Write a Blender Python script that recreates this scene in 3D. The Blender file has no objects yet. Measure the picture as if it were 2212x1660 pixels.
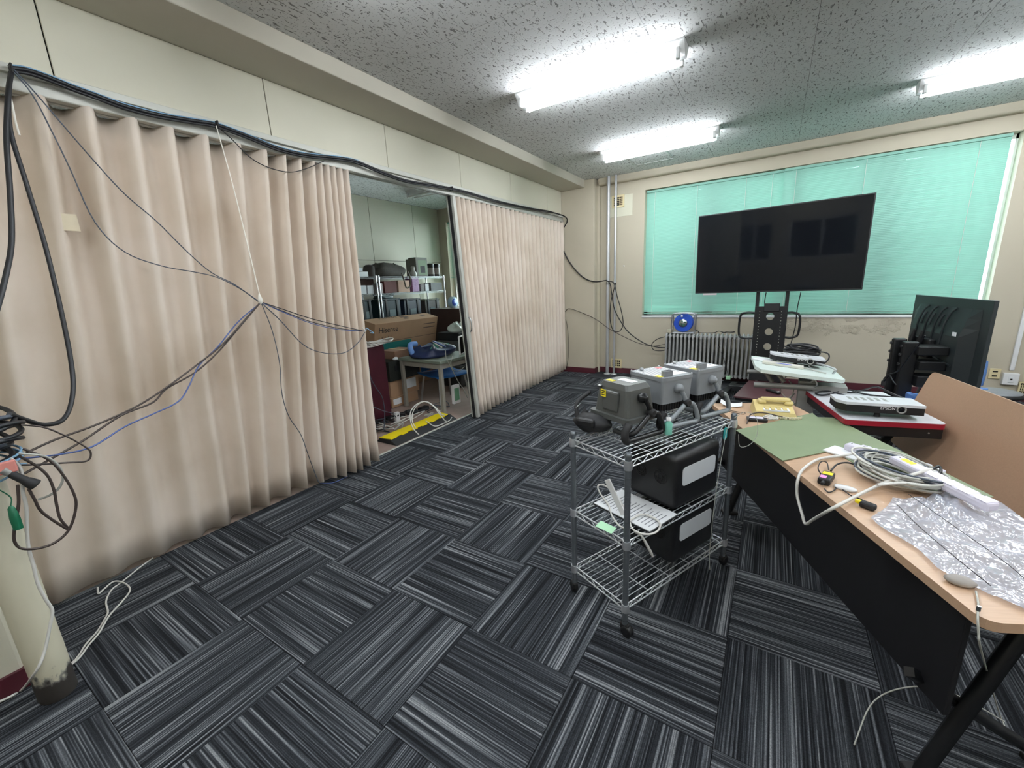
import bpy, bmesh, math, random
from mathutils import Vector, Matrix
random.seed(11)
S = bpy.context.scene
COL = S.collection

# ------------------------------------------------------------------ camera
F_PX, YAW, PITCH, ROLL = 888.735, 0.567892, -0.232845, 0.04714
CAM = Vector((3.04768, -0.69186, 1.50011))
RC = (Matrix.Rotation(YAW, 3, 'Z') @ Matrix.Rotation(PITCH, 3, 'X') @ Matrix.Rotation(ROLL, 3, 'Y'))
cd = bpy.data.cameras.new('camera'); cam = bpy.data.objects.new('camera', cd); COL.objects.link(cam)
cd.sensor_fit = 'HORIZONTAL'; cd.sensor_width = 36.0; cd.lens = 36.0 * F_PX / 2212.0
cd.clip_start = 0.05; cd.clip_end = 100
mw = Matrix.Identity(4)
for r in range(3):
    mw[r][0] = RC[r][0]; mw[r][1] = RC[r][2]; mw[r][2] = -RC[r][1]; mw[r][3] = CAM[r]
cam.matrix_world = mw
S.camera = cam
# ------------------------------------------------------------------ light, exposure
S.view_settings.view_transform = 'Standard'; S.view_settings.look = 'None'
S.view_settings.gamma = 1.0; S.view_settings.use_curve_mapping = False
S.view_settings.exposure = 0.22
TUBE = 78.0            # emission of the fluorescent tubes
SKY = 13.0
wd = bpy.data.worlds.new('daylight'); S.world = wd; wd.use_nodes = True
bg = wd.node_tree.nodes['Background']; bg.inputs[0].default_value = (0.86, 0.95, 1.0, 1); bg.inputs[1].default_value = SKY

# ------------------------------------------------------------------ helpers
def ray(x, y): return RC @ Vector(((x - 1106) / F_PX, 1.0, -(y - 830) / F_PX))
def onx(x, y, X): d = ray(x, y); return CAM + d * ((X - CAM.x) / d.x)
def ony(x, y, Y): d = ray(x, y); return CAM + d * ((Y - CAM.y) / d.y)
def onz(x, y, Z): d = ray(x, y); return CAM + d * ((Z - CAM.z) / d.z)
def lin(c):
    return tuple(((v / 255) / 12.92 if v / 255 <= 0.04045 else ((v / 255 + 0.055) / 1.055) ** 2.4) for v in c)

MATS = {}
def M(name, rgb, rough=0.5, metal=0.0, spec=0.5, var=0.08, scale=9.0, bump=0.0, bscale=80.0, emit=0.0, alpha=1.0, trans=0.0, stretch=(1, 1, 1), coat=0.0):
    """principled material, colour (sRGB 0-255) varied by object-space noise"""
    if name in MATS: return MATS[name]
    m = bpy.data.materials.new(name); m.use_nodes = True; nt = m.node_tree; N = nt.nodes; L = nt.links
    b = N['Principled BSDF']; c = lin(rgb)
    b.inputs['Roughness'].default_value = rough; b.inputs['Metallic'].default_value = metal
    b.inputs['Specular IOR Level'].default_value = spec; b.inputs['Coat Weight'].default_value = coat
    tc = N.new('ShaderNodeTexCoord'); mp = N.new('ShaderNodeMapping'); mp.inputs['Scale'].default_value = stretch
    L.new(tc.outputs['Object'], mp.inputs[0])
    nz = N.new('ShaderNodeTexNoise'); nz.inputs['Scale'].default_value = scale; nz.inputs['Detail'].default_value = 4
    L.new(mp.outputs[0], nz.inputs['Vector'])
    mr = N.new('ShaderNodeMapRange'); mr.inputs[1].default_value = 0.25; mr.inputs[2].default_value = 0.75
    mr.inputs[3].default_value = 1 - var; mr.inputs[4].default_value = 1 + var
    L.new(nz.outputs[0], mr.inputs[0])
    mx = N.new('ShaderNodeMix'); mx.data_type = 'RGBA'; mx.blend_type = 'MULTIPLY'; mx.inputs[0].default_value = 1
    mx.inputs[6].default_value = (*c, 1); L.new(mr.outputs[0], mx.inputs[7]); L.new(mx.outputs[2], b.inputs['Base Color'])
    if bump:
        n2 = N.new('ShaderNodeTexNoise'); n2.inputs['Scale'].default_value = bscale; n2.inputs['Detail'].default_value = 3
        L.new(mp.outputs[0], n2.inputs['Vector'])
        bp = N.new('ShaderNodeBump'); bp.inputs['Strength'].default_value = bump; bp.inputs['Distance'].default_value = 0.01
        L.new(n2.outputs[0], bp.inputs['Height']); L.new(bp.outputs[0], b.inputs['Normal'])
    if emit:
        b.inputs['Emission Color'].default_value = (*c, 1); b.inputs['Emission Strength'].default_value = emit
    if alpha < 1: b.inputs['Alpha'].default_value = alpha
    if trans: b.inputs['Transmission Weight'].default_value = trans
    MATS[name] = m; return m

class MB:
    """collects shapes, builds ONE mesh object"""
    def __init__(s): s.v = []; s.f = []; s.sm = []
    def add(s, vs, fs, sm=False, T=None):
        o = len(s.v)
        for p in vs:
            p = Vector(p); s.v.append(tuple(T @ p) if T is not None else tuple(p))
        for q in fs: s.f.append(tuple(i + o for i in q)); s.sm.append(sm)
        return s
    def box(s, lo, hi, b=0.0, T=None):
        x0, y0, z0 = lo; x1, y1, z1 = hi
        if b <= 0:
            vs = [(x0,y0,z0),(x1,y0,z0),(x1,y1,z0),(x0,y1,z0),(x0,y0,z1),(x1,y0,z1),(x1,y1,z1),(x0,y1,z1)]
            return s.add(vs, [(3,2,1,0),(4,5,6,7),(0,1,5,4),(1,2,6,5),(2,3,7,6),(3,0,4,7)], T=T)
        bm = bmesh.new(); bmesh.ops.create_cube(bm, size=1)
        for v in bm.verts:
            v.co = Vector(((x0+x1)/2 + v.co.x*(x1-x0), (y0+y1)/2 + v.co.y*(y1-y0), (z0+z1)/2 + v.co.z*(z1-z0)))
        b = min(b, 0.49*min(x1-x0, y1-y0, z1-z0))
        bmesh.ops.bevel(bm, geom=bm.edges[:], offset=b, segments=2, affect='EDGES', profile=0.5)
        return s.bm(bm, T)
    def bm(s, bm, T=None, sm=False):
        bm.verts.index_update()
        s.add([v.co.copy() for v in bm.verts], [[v.index for v in f.verts] for f in bm.faces], sm, T); bm.free(); return s
    def tube(s, pts, r, n=8, closed=False, caps=True, T=None):
        pts = [Vector(p) for p in pts]; m = len(pts)
        rr = r if isinstance(r, (list, tuple)) else [r]*m
        vs = []; fs = []; prev = None
        for i, p in enumerate(pts):
            if closed: t = pts[(i+1) % m] - pts[i-1]
            else: t = pts[min(i+1, m-1)] - pts[max(i-1, 0)]
            if t.length < 1e-9: t = Vector((0,0,1))
            t.normalize()
            if prev is None:
                a = Vector((0,0,1)) if abs(t.z) < 0.9 else Vector((1,0,0)); u = t.cross(a).normalized()
            else:
                u = prev - t * prev.dot(t)
                u = u.normalized() if u.length > 1e-6 else t.orthogonal().normalized()
            prev = u; w = t.cross(u)
            for k in range(n):
                a = 2*math.pi*k/n; vs.append(p + (u*math.cos(a) + w*math.sin(a))*rr[i])
        for i in range(m if closed else m-1):
            for k in range(n):
                a = i*n + k; b_ = i*n + (k+1) % n; c = ((i+1) % m)*n + (k+1) % n; d = ((i+1) % m)*n + k
                fs.append((a, b_, c, d))
        s.add(vs, fs, True, T)
        if not closed and caps:
            s.add([vs[k] for k in range(n)], [tuple(range(n-1, -1, -1))], T=T)
            s.add([vs[(m-1)*n+k] for k in range(n)], [tuple(range(n))], T=T)
        return s
    def cyl(s, p0, p1, r, n=12, T=None): return s.tube([p0, p1], r, n, T=T)
    def lathe(s, prof, axis='z', n=20, T=None):
        """prof: list of (radius, height)"""
        vs = []; fs = []
        for r, h in prof:
            for k in range(n):
                a = 2*math.pi*k/n; x, y = r*math.cos(a), r*math.sin(a)
                vs.append((x, y, h) if axis == 'z' else ((h, x, y) if axis == 'x' else (x, h, y)))
        for i in range(len(prof)-1):
            for k in range(n):
                q = (i*n+k, i*n+(k+1) % n, (i+1)*n+(k+1) % n, (i+1)*n+k)
                fs.append(q if axis != 'y' else q[::-1])
        s.add(vs, fs, True, T)
        for i, flip in ((0, True), (len(prof)-1, False)):
            if prof[i][0] > 1e-5:
                q = list(range(i*n, i*n+n)); base = [vs[j] for j in q]
                s.add(base, [tuple(range(n))[::(-1 if flip != (axis == 'y') else 1)]], T=T)
        return s
    def prism(s, poly, z0, z1, T=None, sm=False):
        n = len(poly); vs = [(x, y, z0) for x, y in poly] + [(x, y, z1) for x, y in poly]
        ar = sum(poly[i][0]*poly[(i+1) % n][1] - poly[(i+1) % n][0]*poly[i][1] for i in range(n))
        side = [(i, (i+1) % n, n+(i+1) % n, n+i) for i in range(n)]; cap = [tuple(range(n-1, -1, -1)), tuple(range(n, 2*n))]
        if ar < 0: side = [q[::-1] for q in side]; cap = [q[::-1] for q in cap]
        s.add(vs, side, sm, T); s.add(vs, cap, False, T); return s
    def quad(s, a, b, c, d, T=None): return s.add([a, b, c, d], [(0,1,2,3)], T=T)
    def grid(s, P, sm=True, closed=False, T=None):
        """P[i][j] points"""
        n = len(P); m = len(P[0]); vs = [p for row in P for p in row]; fs = []
        for i in range(n-1):
            for j in range(m if closed else m-1):
                fs.append((i*m+j, i*m+(j+1) % m, (i+1)*m+(j+1) % m, (i+1)*m+j))
        return s.add(vs, fs, sm, T)
    def mesh(s, name, mats):
        me = bpy.data.meshes.new(name); me.from_pydata(s.v, [], s.f); me.update()
        for p, f in zip(me.polygons, s.sm): p.use_smooth = f
        for m in (mats if isinstance(mats, (list, tuple)) else [mats]): me.materials.append(m)
        return me
    def obj(s, name, mat, parent=None, label=None, cat=None, group=None, kind=None):
        o = bpy.data.objects.new(name, s.mesh(name, mat)); COL.objects.link(o)
        if parent is not None: o.parent = parent
        return tag(o, label, cat, group, kind)

def tag(o, label=None, cat=None, group=None, kind=None):
    if label: o['label'] = label
    if cat: o['category'] = cat
    if group: o['group'] = group
    if kind: o['kind'] = kind
    return o
def thing(name, label, cat, loc=(0, 0, 0), rz=0.0, group=None):
    o = bpy.data.objects.new(name, None); COL.objects.link(o); o.empty_display_size = 0.1
    o.location = loc; o.rotation_euler = (0, 0, rz); return tag(o, label, cat, group)
def inst(me, name, parent=None, loc=(0,0,0), rot=(0,0,0), scale=(1,1,1)):
    o = bpy.data.objects.new(name, me); COL.objects.link(o)
    if parent is not None: o.parent = parent
    o.location = loc; o.rotation_euler = rot; o.scale = scale; return o
def copy_tree(o, parent=None):
    c = o.copy(); COL.objects.link(c); c.parent = parent
    for ch in list(o.children): copy_tree(ch, c)
    return c
def smooth(pts, k=6, closed=False):
    pts = [Vector(p) for p in pts]; n = len(pts); out = []
    for i in range(n if closed else n-1):
        p0 = pts[i-1] if (closed or i > 0) else pts[0]*2 - pts[1]
        p1 = pts[i]; p2 = pts[(i+1) % n]
        p3 = pts[(i+2) % n] if (closed or i+2 < n) else pts[-1]*2 - pts[-2]
        for j in range(k):
            t = j/k
            out.append(0.5*((2*p1) + (p2-p0)*t + (2*p0-5*p1+4*p2-p3)*t*t + (3*p1-p0-3*p2+p3)*t**3))
    if not closed: out.append(pts[-1])
    return out
def cable(name, pts, r, mat, label=None, cat=None, group=None, parent=None, k=5, closed=False, n=6):
    return MB().tube(smooth(pts, k, closed), r, n, closed).obj(name, mat, parent, label, cat, group)
def text_mesh(body, size, name='lettering', extrude=0.0004):
    cu = bpy.data.curves.new('t', 'FONT'); cu.body = body; cu.size = size; cu.extrude = extrude
    to = bpy.data.objects.new('t', cu); COL.objects.link(to)
    bpy.context.view_layer.update()
    me = bpy.data.meshes.new_from_object(to.evaluated_get(bpy.context.evaluated_depsgraph_get()))
    me.name = name; bpy.data.objects.remove(to); bpy.data.curves.remove(cu); return me
def frame(o, x, y):
    """matrix from origin, x axis, y axis (z = x cross y)"""
    x = Vector(x).normalized(); z = x.cross(Vector(y)).normalized(); y = z.cross(x)
    m = Matrix.Identity(4)
    for i in range(3): m[i][0] = x[i]; m[i][1] = y[i]; m[i][2] = z[i]; m[i][3] = o[i]
    return m
def rrect(x0, y0, x1, y1, r, n=5):
    out = []
    for cx, cy, a in ((x1-r, y0+r, -90), (x1-r, y1-r, 0), (x0+r, y1-r, 90), (x0+r, y0+r, 180)):
        for k in range(n+1):
            t = math.radians(a + 90*k/n); out.append((cx + r*math.cos(t), cy + r*math.sin(t)))
    return out
# ------------------------------------------------------------------ materials
m_wall = M('window_wall_paint', (184, 176, 157), 0.75, var=0.05, scale=2.2, bump=0.05, bscale=40)
m_panel = M('cream_wall_board', (206, 202, 184), 0.6, var=0.035, scale=1.6)
m_beam = M('beam_paint', (196, 190, 176), 0.65, var=0.04, scale=2)
m_base = M('maroon_baseboard', (74, 26, 36), 0.45, var=0.12)
m_dark = M('dark_gap', (26, 24, 22), 0.9)
m_black = M('black_plastic', (17, 18, 21), 0.45, var=0.12)
m_blackm = M('black_steel', (20, 21, 23), 0.35, spec=0.5, var=0.12)
m_blacksh = M('black_laminate', (13, 13, 17), 0.55, var=0.1)
m_rubber = M('black_rubber', (24, 24, 26), 0.7)
m_cabk = M('black_cable', (20, 21, 26), 0.5)
m_cabgrey = M('grey_blue_cable', (66, 74, 86), 0.5)
m_cabblue = M('blue_cable', (70, 88, 140), 0.5)
m_cablblue = M('light_blue_cable', (120, 160, 190), 0.5)
m_cabbrown = M('brown_black_cable', (58, 48, 44), 0.5)
m_white = M('white_plastic', (226, 226, 226), 0.4, var=0.04)
m_cabw = M('white_cable', (214, 212, 206), 0.5, var=0.05)
m_cabg = M('pale_grey_cable', (176, 176, 168), 0.5)
m_chrome = M('chrome_wire', (214, 217, 221), 0.28, metal=0.75, var=0.05)
m_steel = M('brushed_steel', (182, 184, 186), 0.32, metal=1.0, var=0.06)
m_alu = M('aluminium_rail', (190, 190, 182), 0.5, metal=0.15, var=0.05)
m_pole = M('silver_painted_pipe', (190, 192, 194), 0.35, metal=0.5, var=0.06)
m_rad = M('grey_radiator_enamel', (150, 151, 150), 0.45, metal=0.0, var=0.06)
m_wood = M('beech_laminate', (188, 156, 128), 0.38, var=0.07, scale=14, stretch=(1, 12, 12))
m_woodd = M('dark_red_wood', (82, 50, 54), 0.3, var=0.12, scale=14, stretch=(1, 9, 9))
m_green = M('green_desk_mat', (116, 130, 98), 0.55, var=0.05, scale=5)
m_paper = M('paper', (226, 228, 230), 0.7, var=0.03)
m_print = M('grey_print', (120, 122, 128), 0.7)
m_ink = M('black_ink', (26, 24, 26), 0.7)
m_yel = M('yellow_sticker', (236, 216, 36), 0.5, var=0.04)
m_pink = M('pink_sticker', (232, 150, 214), 0.5, var=0.04)
m_ramp = M('yellow_rubber', (240, 214, 16), 0.5, var=0.06)
m_card = M('brown_cardboard', (168, 134, 104), 0.8, var=0.07, scale=6)
m_cardd = M('dark_cardboard', (128, 96, 76), 0.8, var=0.08, scale=6)
m_tape = M('packing_tape', (186, 160, 120), 0.3)
m_teal = M('teal_print', (20, 116, 112), 0.7, var=0.05)
m_blue = M('blue_plastic', (32, 74, 176), 0.35, var=0.06)
m_chair = M('blue_chair_shell', (108, 150, 214), 0.45, var=0.05)
m_chairs = M('blue_chair_seat', (26, 92, 160), 0.5, var=0.08)
m_maroon = M('maroon_cabinet', (66, 20, 34), 0.4, var=0.12)
m_bagd = M('dark_bag_fabric', (58, 54, 48), 0.85, var=0.15, bump=0.3)
m_binteal = M('dark_teal_bin', (34, 52, 60), 0.4, var=0.1)
m_greybox = M('grey_box_card', (112, 112, 104), 0.7, var=0.08)
m_cream = M('ivory_phone_plastic', (206, 188, 128), 0.4, var=0.05)
m_lampg = M('grey_cast_housing', (128, 132, 136), 0.42, var=0.06)
m_lampd = M('dark_grey_housing', (74, 76, 74), 0.4, var=0.08)
m_tubeg = M('grey_stand_tube', (136, 142, 146), 0.35, metal=0.2, var=0.05)
m_red = M('red_edge_band', (140, 13, 36), 0.4, var=0.06)
m_greytop = M('light_grey_laminate', (206, 208, 212), 0.35, var=0.04)
m_mint = M('pale_mint_laminate', (208, 220, 214), 0.35, var=0.04)
m_gsteel = M('grey_painted_steel', (150, 150, 146), 0.4, metal=0.2, var=0.07)
m_ivory = M('ivory_vent', (214, 200, 158), 0.5, var=0.06)
m_tealp = M('teal_tag', (40, 160, 160), 0.4)
m_note = M('green_sticky_note', (178, 226, 186), 0.7, var=0.03)
m_lilac = M('lilac_white_plastic', (218, 214, 228), 0.4, var=0.03)
m_darkpane = M('dark_window_pane', (14, 16, 20), 0.08, var=0.2)
m_frosty = M('pale_panel_white', (206, 210, 214), 0.35, var=0.03)  # even pale grey-white for panels and cartons

def nodes_mat(name):
    m = bpy.data.materials.new(name); m.use_nodes = True
    return m, m.node_tree.nodes, m.node_tree.links, m.node_tree.nodes['Principled BSDF']
def ramp(N, stops):
    r = N.new('ShaderNodeValToRGB'); e = r.color_ramp.elements
    while len(e) < len(stops): e.new(0.5)
    for el, (p, c) in zip(e, stops): el.position = p; el.color = (*lin(c), 1)
    return r
# carpet: yarn stripes running along local Y, every tile its own stripes
m_carpet, N, L, b = nodes_mat('striped_carpet')
b.inputs['Roughness'].default_value = 0.95; b.inputs['Specular IOR Level'].default_value = 0.1
tc = N.new('ShaderNodeTexCoord'); oi = N.new('ShaderNodeObjectInfo')
sc = N.new('ShaderNodeVectorMath'); sc.operation = 'SCALE'; sc.inputs[0].default_value = (37, 53, 19); L.new(oi.outputs['Random'], sc.inputs['Scale'])
ad = N.new('ShaderNodeVectorMath'); L.new(tc.outputs['Object'], ad.inputs[0]); L.new(sc.outputs[0], ad.inputs[1])
def strip(sx, sy, det):
    mp = N.new('ShaderNodeMapping'); mp.inputs['Scale'].default_value = (sx, sy, 1); L.new(ad.outputs[0], mp.inputs[0])
    n = N.new('ShaderNodeTexNoise'); n.inputs['Scale'].default_value = 1; n.inputs['Detail'].default_value = det
    L.new(mp.outputs[0], n.inputs['Vector']); return n
n1 = strip(190, 1.5, 0.6); n2 = strip(34, 0.7, 1.0); n3 = strip(420, 300, 2)
mxa = N.new('ShaderNodeMath'); mxa.operation = 'MULTIPLY_ADD'; mxa.inputs[1].default_value = 0.62
mb_ = N.new('ShaderNodeMath'); mb_.operation = 'MULTIPLY'; mb_.inputs[1].default_value = 0.38
L.new(n2.outputs[0], mb_.inputs[0]); L.new(n1.outputs[0], mxa.inputs[0]); L.new(mb_.outputs[0], mxa.inputs[2])
rp = ramp(N, [(0.35, (24, 25, 28)), (0.46, (40, 42, 46)), (0.53, (57, 60, 64)), (0.60, (92, 95, 99)), (0.69, (134, 136, 138))])
L.new(mxa.outputs[0], rp.inputs[0])
mr = N.new('ShaderNodeMapRange'); mr.inputs[1].default_value = 0.3; mr.inputs[2].default_value = 0.7; mr.inputs[3].default_value = 0.62; mr.inputs[4].default_value = 1.3
L.new(n3.outputs[0], mr.inputs[0])
mx = N.new('ShaderNodeMix'); mx.data_type = 'RGBA'; mx.blend_type = 'MULTIPLY'; mx.inputs[0].default_value = 1
L.new(rp.outputs[0], mx.inputs[6]); L.new(mr.outputs[0], mx.inputs[7]); L.new(mx.outputs[2], b.inputs['Base Color'])
bp = N.new('ShaderNodeBump'); bp.inputs['Strength'].default_value = 0.5; bp.inputs['Distance'].default_value = 0.004
L.new(n3.outputs[0], bp.inputs['Height']); L.new(bp.outputs[0], b.inputs['Normal'])
m_fbase = M('carpet_backing', (24, 25, 30), 0.95)
m_sfloor = M('pink_vinyl_floor', (150, 128, 118), 0.6, var=0.08)

# ceiling: mineral fibre board with worm-holes
m_ceil, N, L, b = nodes_mat('fissured_ceiling_board')
b.inputs['Roughness'].default_value = 0.9
tc = N.new('ShaderNodeTexCoord')
def cn(scale, st, det=2, off=0):
    mp = N.new('ShaderNodeMapping'); mp.inputs['Scale'].default_value = st; mp.inputs['Location'].default_value = (off, off, 0); L.new(tc.outputs['Object'], mp.inputs[0])
    n = N.new('ShaderNodeTexNoise'); n.inputs['Scale'].default_value = scale; n.inputs['Detail'].default_value = det; n.inputs['Distortion'].default_value = 0.6
    L.new(mp.outputs[0], n.inputs['Vector']); return n
h1 = cn(64, (1.0, 0.34, 1)); h2 = cn(105, (0.45, 1, 1), 1, 7)
r1 = ramp(N, [(0.60, (255, 255, 255)), (0.65, (0, 0, 0))]); L.new(h1.outputs[0], r1.inputs[0])
r2 = ramp(N, [(0.645, (255, 255, 255)), (0.70, (0, 0, 0))]); L.new(h2.outputs[0], r2.inputs[0])
mul = N.new('ShaderNodeMath'); mul.operation = 'MULTIPLY'; L.new(r1.outputs[0], mul.inputs[0]); L.new(r2.outputs[0], mul.inputs[1])
mxc = N.new('ShaderNodeMix'); mxc.data_type = 'RGBA'; mxc.inputs[6].default_value = (*lin((128, 128, 126)), 1); mxc.inputs[7].default_value = (*lin((218, 219, 218)), 1)
L.new(mul.outputs[0], mxc.inputs[0]); L.new(mxc.outputs[2], b.inputs['Base Color'])
bp = N.new('ShaderNodeBump'); bp.inputs['Strength'].default_value = 0.6; bp.inputs['Distance'].default_value = 0.006
L.new(mul.outputs[0], bp.inputs['Height']); L.new(bp.outputs[0], b.inputs['Normal'])

# window wall below the sill: paint flaking off in blisters
m_peel, N, L, b = nodes_mat('window_wall_flaking_paint')
b.inputs['Roughness'].default_value = 0.75
tc = N.new('ShaderNodeTexCoord')
nz = N.new('ShaderNodeTexNoise'); nz.inputs['Scale'].default_value = 7.5; nz.inputs['Detail'].default_value = 6; nz.inputs['Roughness'].default_value = 0.65; L.new(tc.outputs['Object'], nz.inputs['Vector'])
sx = N.new('ShaderNodeSeparateXYZ'); L.new(tc.outputs['Object'], sx.inputs[0])
def band(out, a, b_, c, d):
    m1 = N.new('ShaderNodeMapRange'); m1.interpolation_type = 'SMOOTHSTEP'; L.new(out, m1.inputs[0]); m1.inputs[1].default_value = a; m1.inputs[2].default_value = b_
    m2 = N.new('ShaderNodeMapRange'); m2.interpolation_type = 'SMOOTHSTEP'; L.new(out, m2.inputs[0]); m2.inputs[1].default_value = c; m2.inputs[2].default_value = d; m2.inputs[3].default_value = 1; m2.inputs[4].default_value = 0
    mm = N.new('ShaderNodeMath'); mm.operation = 'MULTIPLY'; L.new(m1.outputs[0], mm.inputs[0]); L.new(m2.outputs[0], mm.inputs[1]); return mm
bz = band(sx.outputs['Z'], 0.45, 0.80, 0.95, 1.0); bx = band(sx.outputs['X'], 1.7, 3.5, 4.3, 4.7)
pm = N.new('ShaderNodeMath'); pm.operation = 'MULTIPLY'; L.new(bz.outputs[0], pm.inputs[0]); L.new(bx.outputs[0], pm.inputs[1])
pa = N.new('ShaderNodeMath'); pa.operation = 'MULTIPLY_ADD'; pa.inputs[1].default_value = 0.275; L.new(pm.outputs[0], pa.inputs[0])
nh = N.new('ShaderNodeMath'); nh.operation = 'MULTIPLY'; nh.inputs[1].default_value = 0.6; L.new(nz.outputs[0], nh.inputs[0]); L.new(nh.outputs[0], pa.inputs[2])
rr = ramp(N, [(0.60, (0, 0, 0)), (0.63, (255, 255, 255))]); L.new(pa.outputs[0], rr.inputs[0])
mxp = N.new('ShaderNodeMix'); mxp.data_type = 'RGBA'; mxp.inputs[6].default_value = (*lin((184, 176, 157)), 1); mxp.inputs[7].default_value = (*lin((178, 170, 151)), 1)
L.new(rr.outputs[0], mxp.inputs[0]); L.new(mxp.outputs[2], b.inputs['Base Color'])
bp = N.new('ShaderNodeBump'); bp.inputs['Strength'].default_value = 0.5; bp.inputs['Distance'].default_value = 0.02
rb = ramp(N, [(0.56, (0, 0, 0)), (0.60, (255, 255, 255)), (0.64, (60, 60, 60))]); L.new(pa.outputs[0], rb.inputs[0])
L.new(rb.outputs[0], bp.inputs['Height']); L.new(bp.outputs[0], b.inputs['Normal'])

# curtain vinyl: pinkish beige, slightly grubby
m_curt, N, L, b = nodes_mat('beige_curtain_vinyl')
b.inputs['Roughness'].default_value = 0.62; b.inputs['Specular IOR Level'].default_value = 0.3
tc = N.new('ShaderNodeTexCoord')
nz = N.new('ShaderNodeTexNoise'); nz.inputs['Scale'].default_value = 1.3; nz.inputs['Detail'].default_value = 5; L.new(tc.outputs['Object'], nz.inputs['Vector'])
rp = ramp(N, [(0.3, (202, 186, 168)), (0.5, (219, 205, 190)), (0.7, (227, 214, 202))]); L.new(nz.outputs[0], rp.inputs[0])
n2 = N.new('ShaderNodeTexNoise'); n2.inputs['Scale'].default_value = 420; L.new(tc.outputs['Object'], n2.inputs['Vector'])
bp = N.new('ShaderNodeBump'); bp.inputs['Strength'].default_value = 0.12; bp.inputs['Distance'].default_value = 0.002; L.new(n2.outputs[0], bp.inputs['Height'])
L.new(bp.outputs[0], b.inputs['Normal']); L.new(rp.outputs[0], b.inputs['Base Color'])

# painted pipe, worn bare near the floor
m_pipe, N, L, b = nodes_mat('cream_pipe_worn_foot')
b.inputs['Roughness'].default_value = 0.5
tc = N.new('ShaderNodeTexCoord'); sx = N.new('ShaderNodeSeparateXYZ'); L.new(tc.outputs['Object'], sx.inputs[0])
nz = N.new('ShaderNodeTexNoise'); nz.inputs['Scale'].default_value = 28; nz.inputs['Detail'].default_value = 6
mp = N.new('ShaderNodeMapping'); mp.inputs['Scale'].default_value = (1, 1, 0.6); L.new(tc.outputs['Object'], mp.inputs[0]); L.new(mp.outputs[0], nz.inputs['Vector'])
ma = N.new('ShaderNodeMath'); ma.operation = 'MULTIPLY_ADD'; ma.inputs[1].default_value = 0.20; ma.inputs[2].default_value = 0.0; L.new(nz.outputs[0], ma.inputs[0])
lt = N.new('ShaderNodeMath'); lt.operation = 'SUBTRACT'; L.new(sx.outputs['Z'], lt.inputs[0]); L.new(ma.outputs[0], lt.inputs[1])
rp = ramp(N, [(0.0, (58, 54, 50)), (0.012, (120, 118, 112)), (0.03, (204, 199, 176)), (1.0, (208, 202, 182))]); L.new(lt.outputs[0], rp.inputs[0]); L.new(rp.outputs[0], b.inputs['Base Color'])

# blind slats: thin teal sheet that lets daylight glow through
m_slat, N, L, b = nodes_mat('teal_blind_slat')
N.remove(b); out = N['Material Output']
d = N.new('ShaderNodeBsdfDiffuse'); d.inputs[0].default_value = (*lin((140, 184, 170)), 1)
t = N.new('ShaderNodeBsdfTranslucent'); t.inputs[0].default_value = (*lin((168, 208, 194)), 1)
ms = N.new('ShaderNodeMixShader'); ms.inputs[0].default_value = 0.031; L.new(d.outputs[0], ms.inputs[1]); L.new(t.outputs[0], ms.inputs[2]); L.new(ms.outputs[0], out.inputs[0])
nz = N.new('ShaderNodeTexNoise'); nz.inputs['Scale'].default_value = 3
# glass
m_glass, N, L, b = nodes_mat('window_glass')
N.remove(b); out = N['Material Output']
tr = N.new('ShaderNodeBsdfTransparent'); tr.inputs[0].default_value = (0.93, 0.97, 0.96, 1); gl = N.new('ShaderNodeBsdfGlossy'); gl.inputs['Roughness'].default_value = 0.02
fr = N.new('ShaderNodeFresnel'); ms = N.new('ShaderNodeMixShader'); L.new(fr.outputs[0], ms.inputs[0]); L.new(tr.outputs[0], ms.inputs[1]); L.new(gl.outputs[0], ms.inputs[2]); L.new(ms.outputs[0], out.inputs[0])
# clear wrinkled film: mostly see-through, whitish, with sharp creased highlights
m_film, N, L, b = nodes_mat('clear_plastic_film')
N.remove(b)
tc = N.new('ShaderNodeTexCoord'); nz = N.new('ShaderNodeTexNoise'); nz.inputs['Scale'].default_value = 9; nz.inputs['Detail'].default_value = 2; nz.inputs['Distortion'].default_value = 2.5; L.new(tc.outputs['Object'], nz.inputs['Vector'])
bp = N.new('ShaderNodeBump'); bp.inputs['Strength'].default_value = 1.0; bp.inputs['Distance'].default_value = 0.03; L.new(nz.outputs[0], bp.inputs['Height'])
trn = N.new('ShaderNodeBsdfTransparent'); trn.inputs[0].default_value = (0.96, 0.97, 1.0, 1)
df = N.new('ShaderNodeBsdfDiffuse'); df.inputs[0].default_value = (*lin((214, 222, 238)), 1)
gs = N.new('ShaderNodeBsdfGlossy'); gs.inputs['Color'].default_value = (0.9, 0.92, 0.96, 1); gs.inputs['Roughness'].default_value = 0.14; L.new(bp.outputs[0], gs.inputs['Normal'])
m1 = N.new('ShaderNodeMixShader'); m1.inputs[0].default_value = 0.45; L.new(trn.outputs[0], m1.inputs[1]); L.new(df.outputs[0], m1.inputs[2])
m2 = N.new('ShaderNodeMixShader'); m2.inputs[0].default_value = 0.26; L.new(m1.outputs[0], m2.inputs[1]); L.new(gs.outputs[0], m2.inputs[2])
L.new(m2.outputs[0], N['Material Output'].inputs[0])
# tubes
m_tube, N, L, b = nodes_mat('fluorescent_tube')
b.inputs['Base Color'].default_value = (0.9, 0.9, 0.9, 1); b.inputs['Emission Color'].default_value = (0.90, 0.95, 1.0, 1); b.inputs['Emission Strength'].default_value = TUBE
m_tubeoff = M('unlit_fluorescent_tube', (214, 214, 210), 0.35)
m_fix = M('white_fixture_enamel', (226, 228, 228), 0.4, var=0.03)
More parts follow.
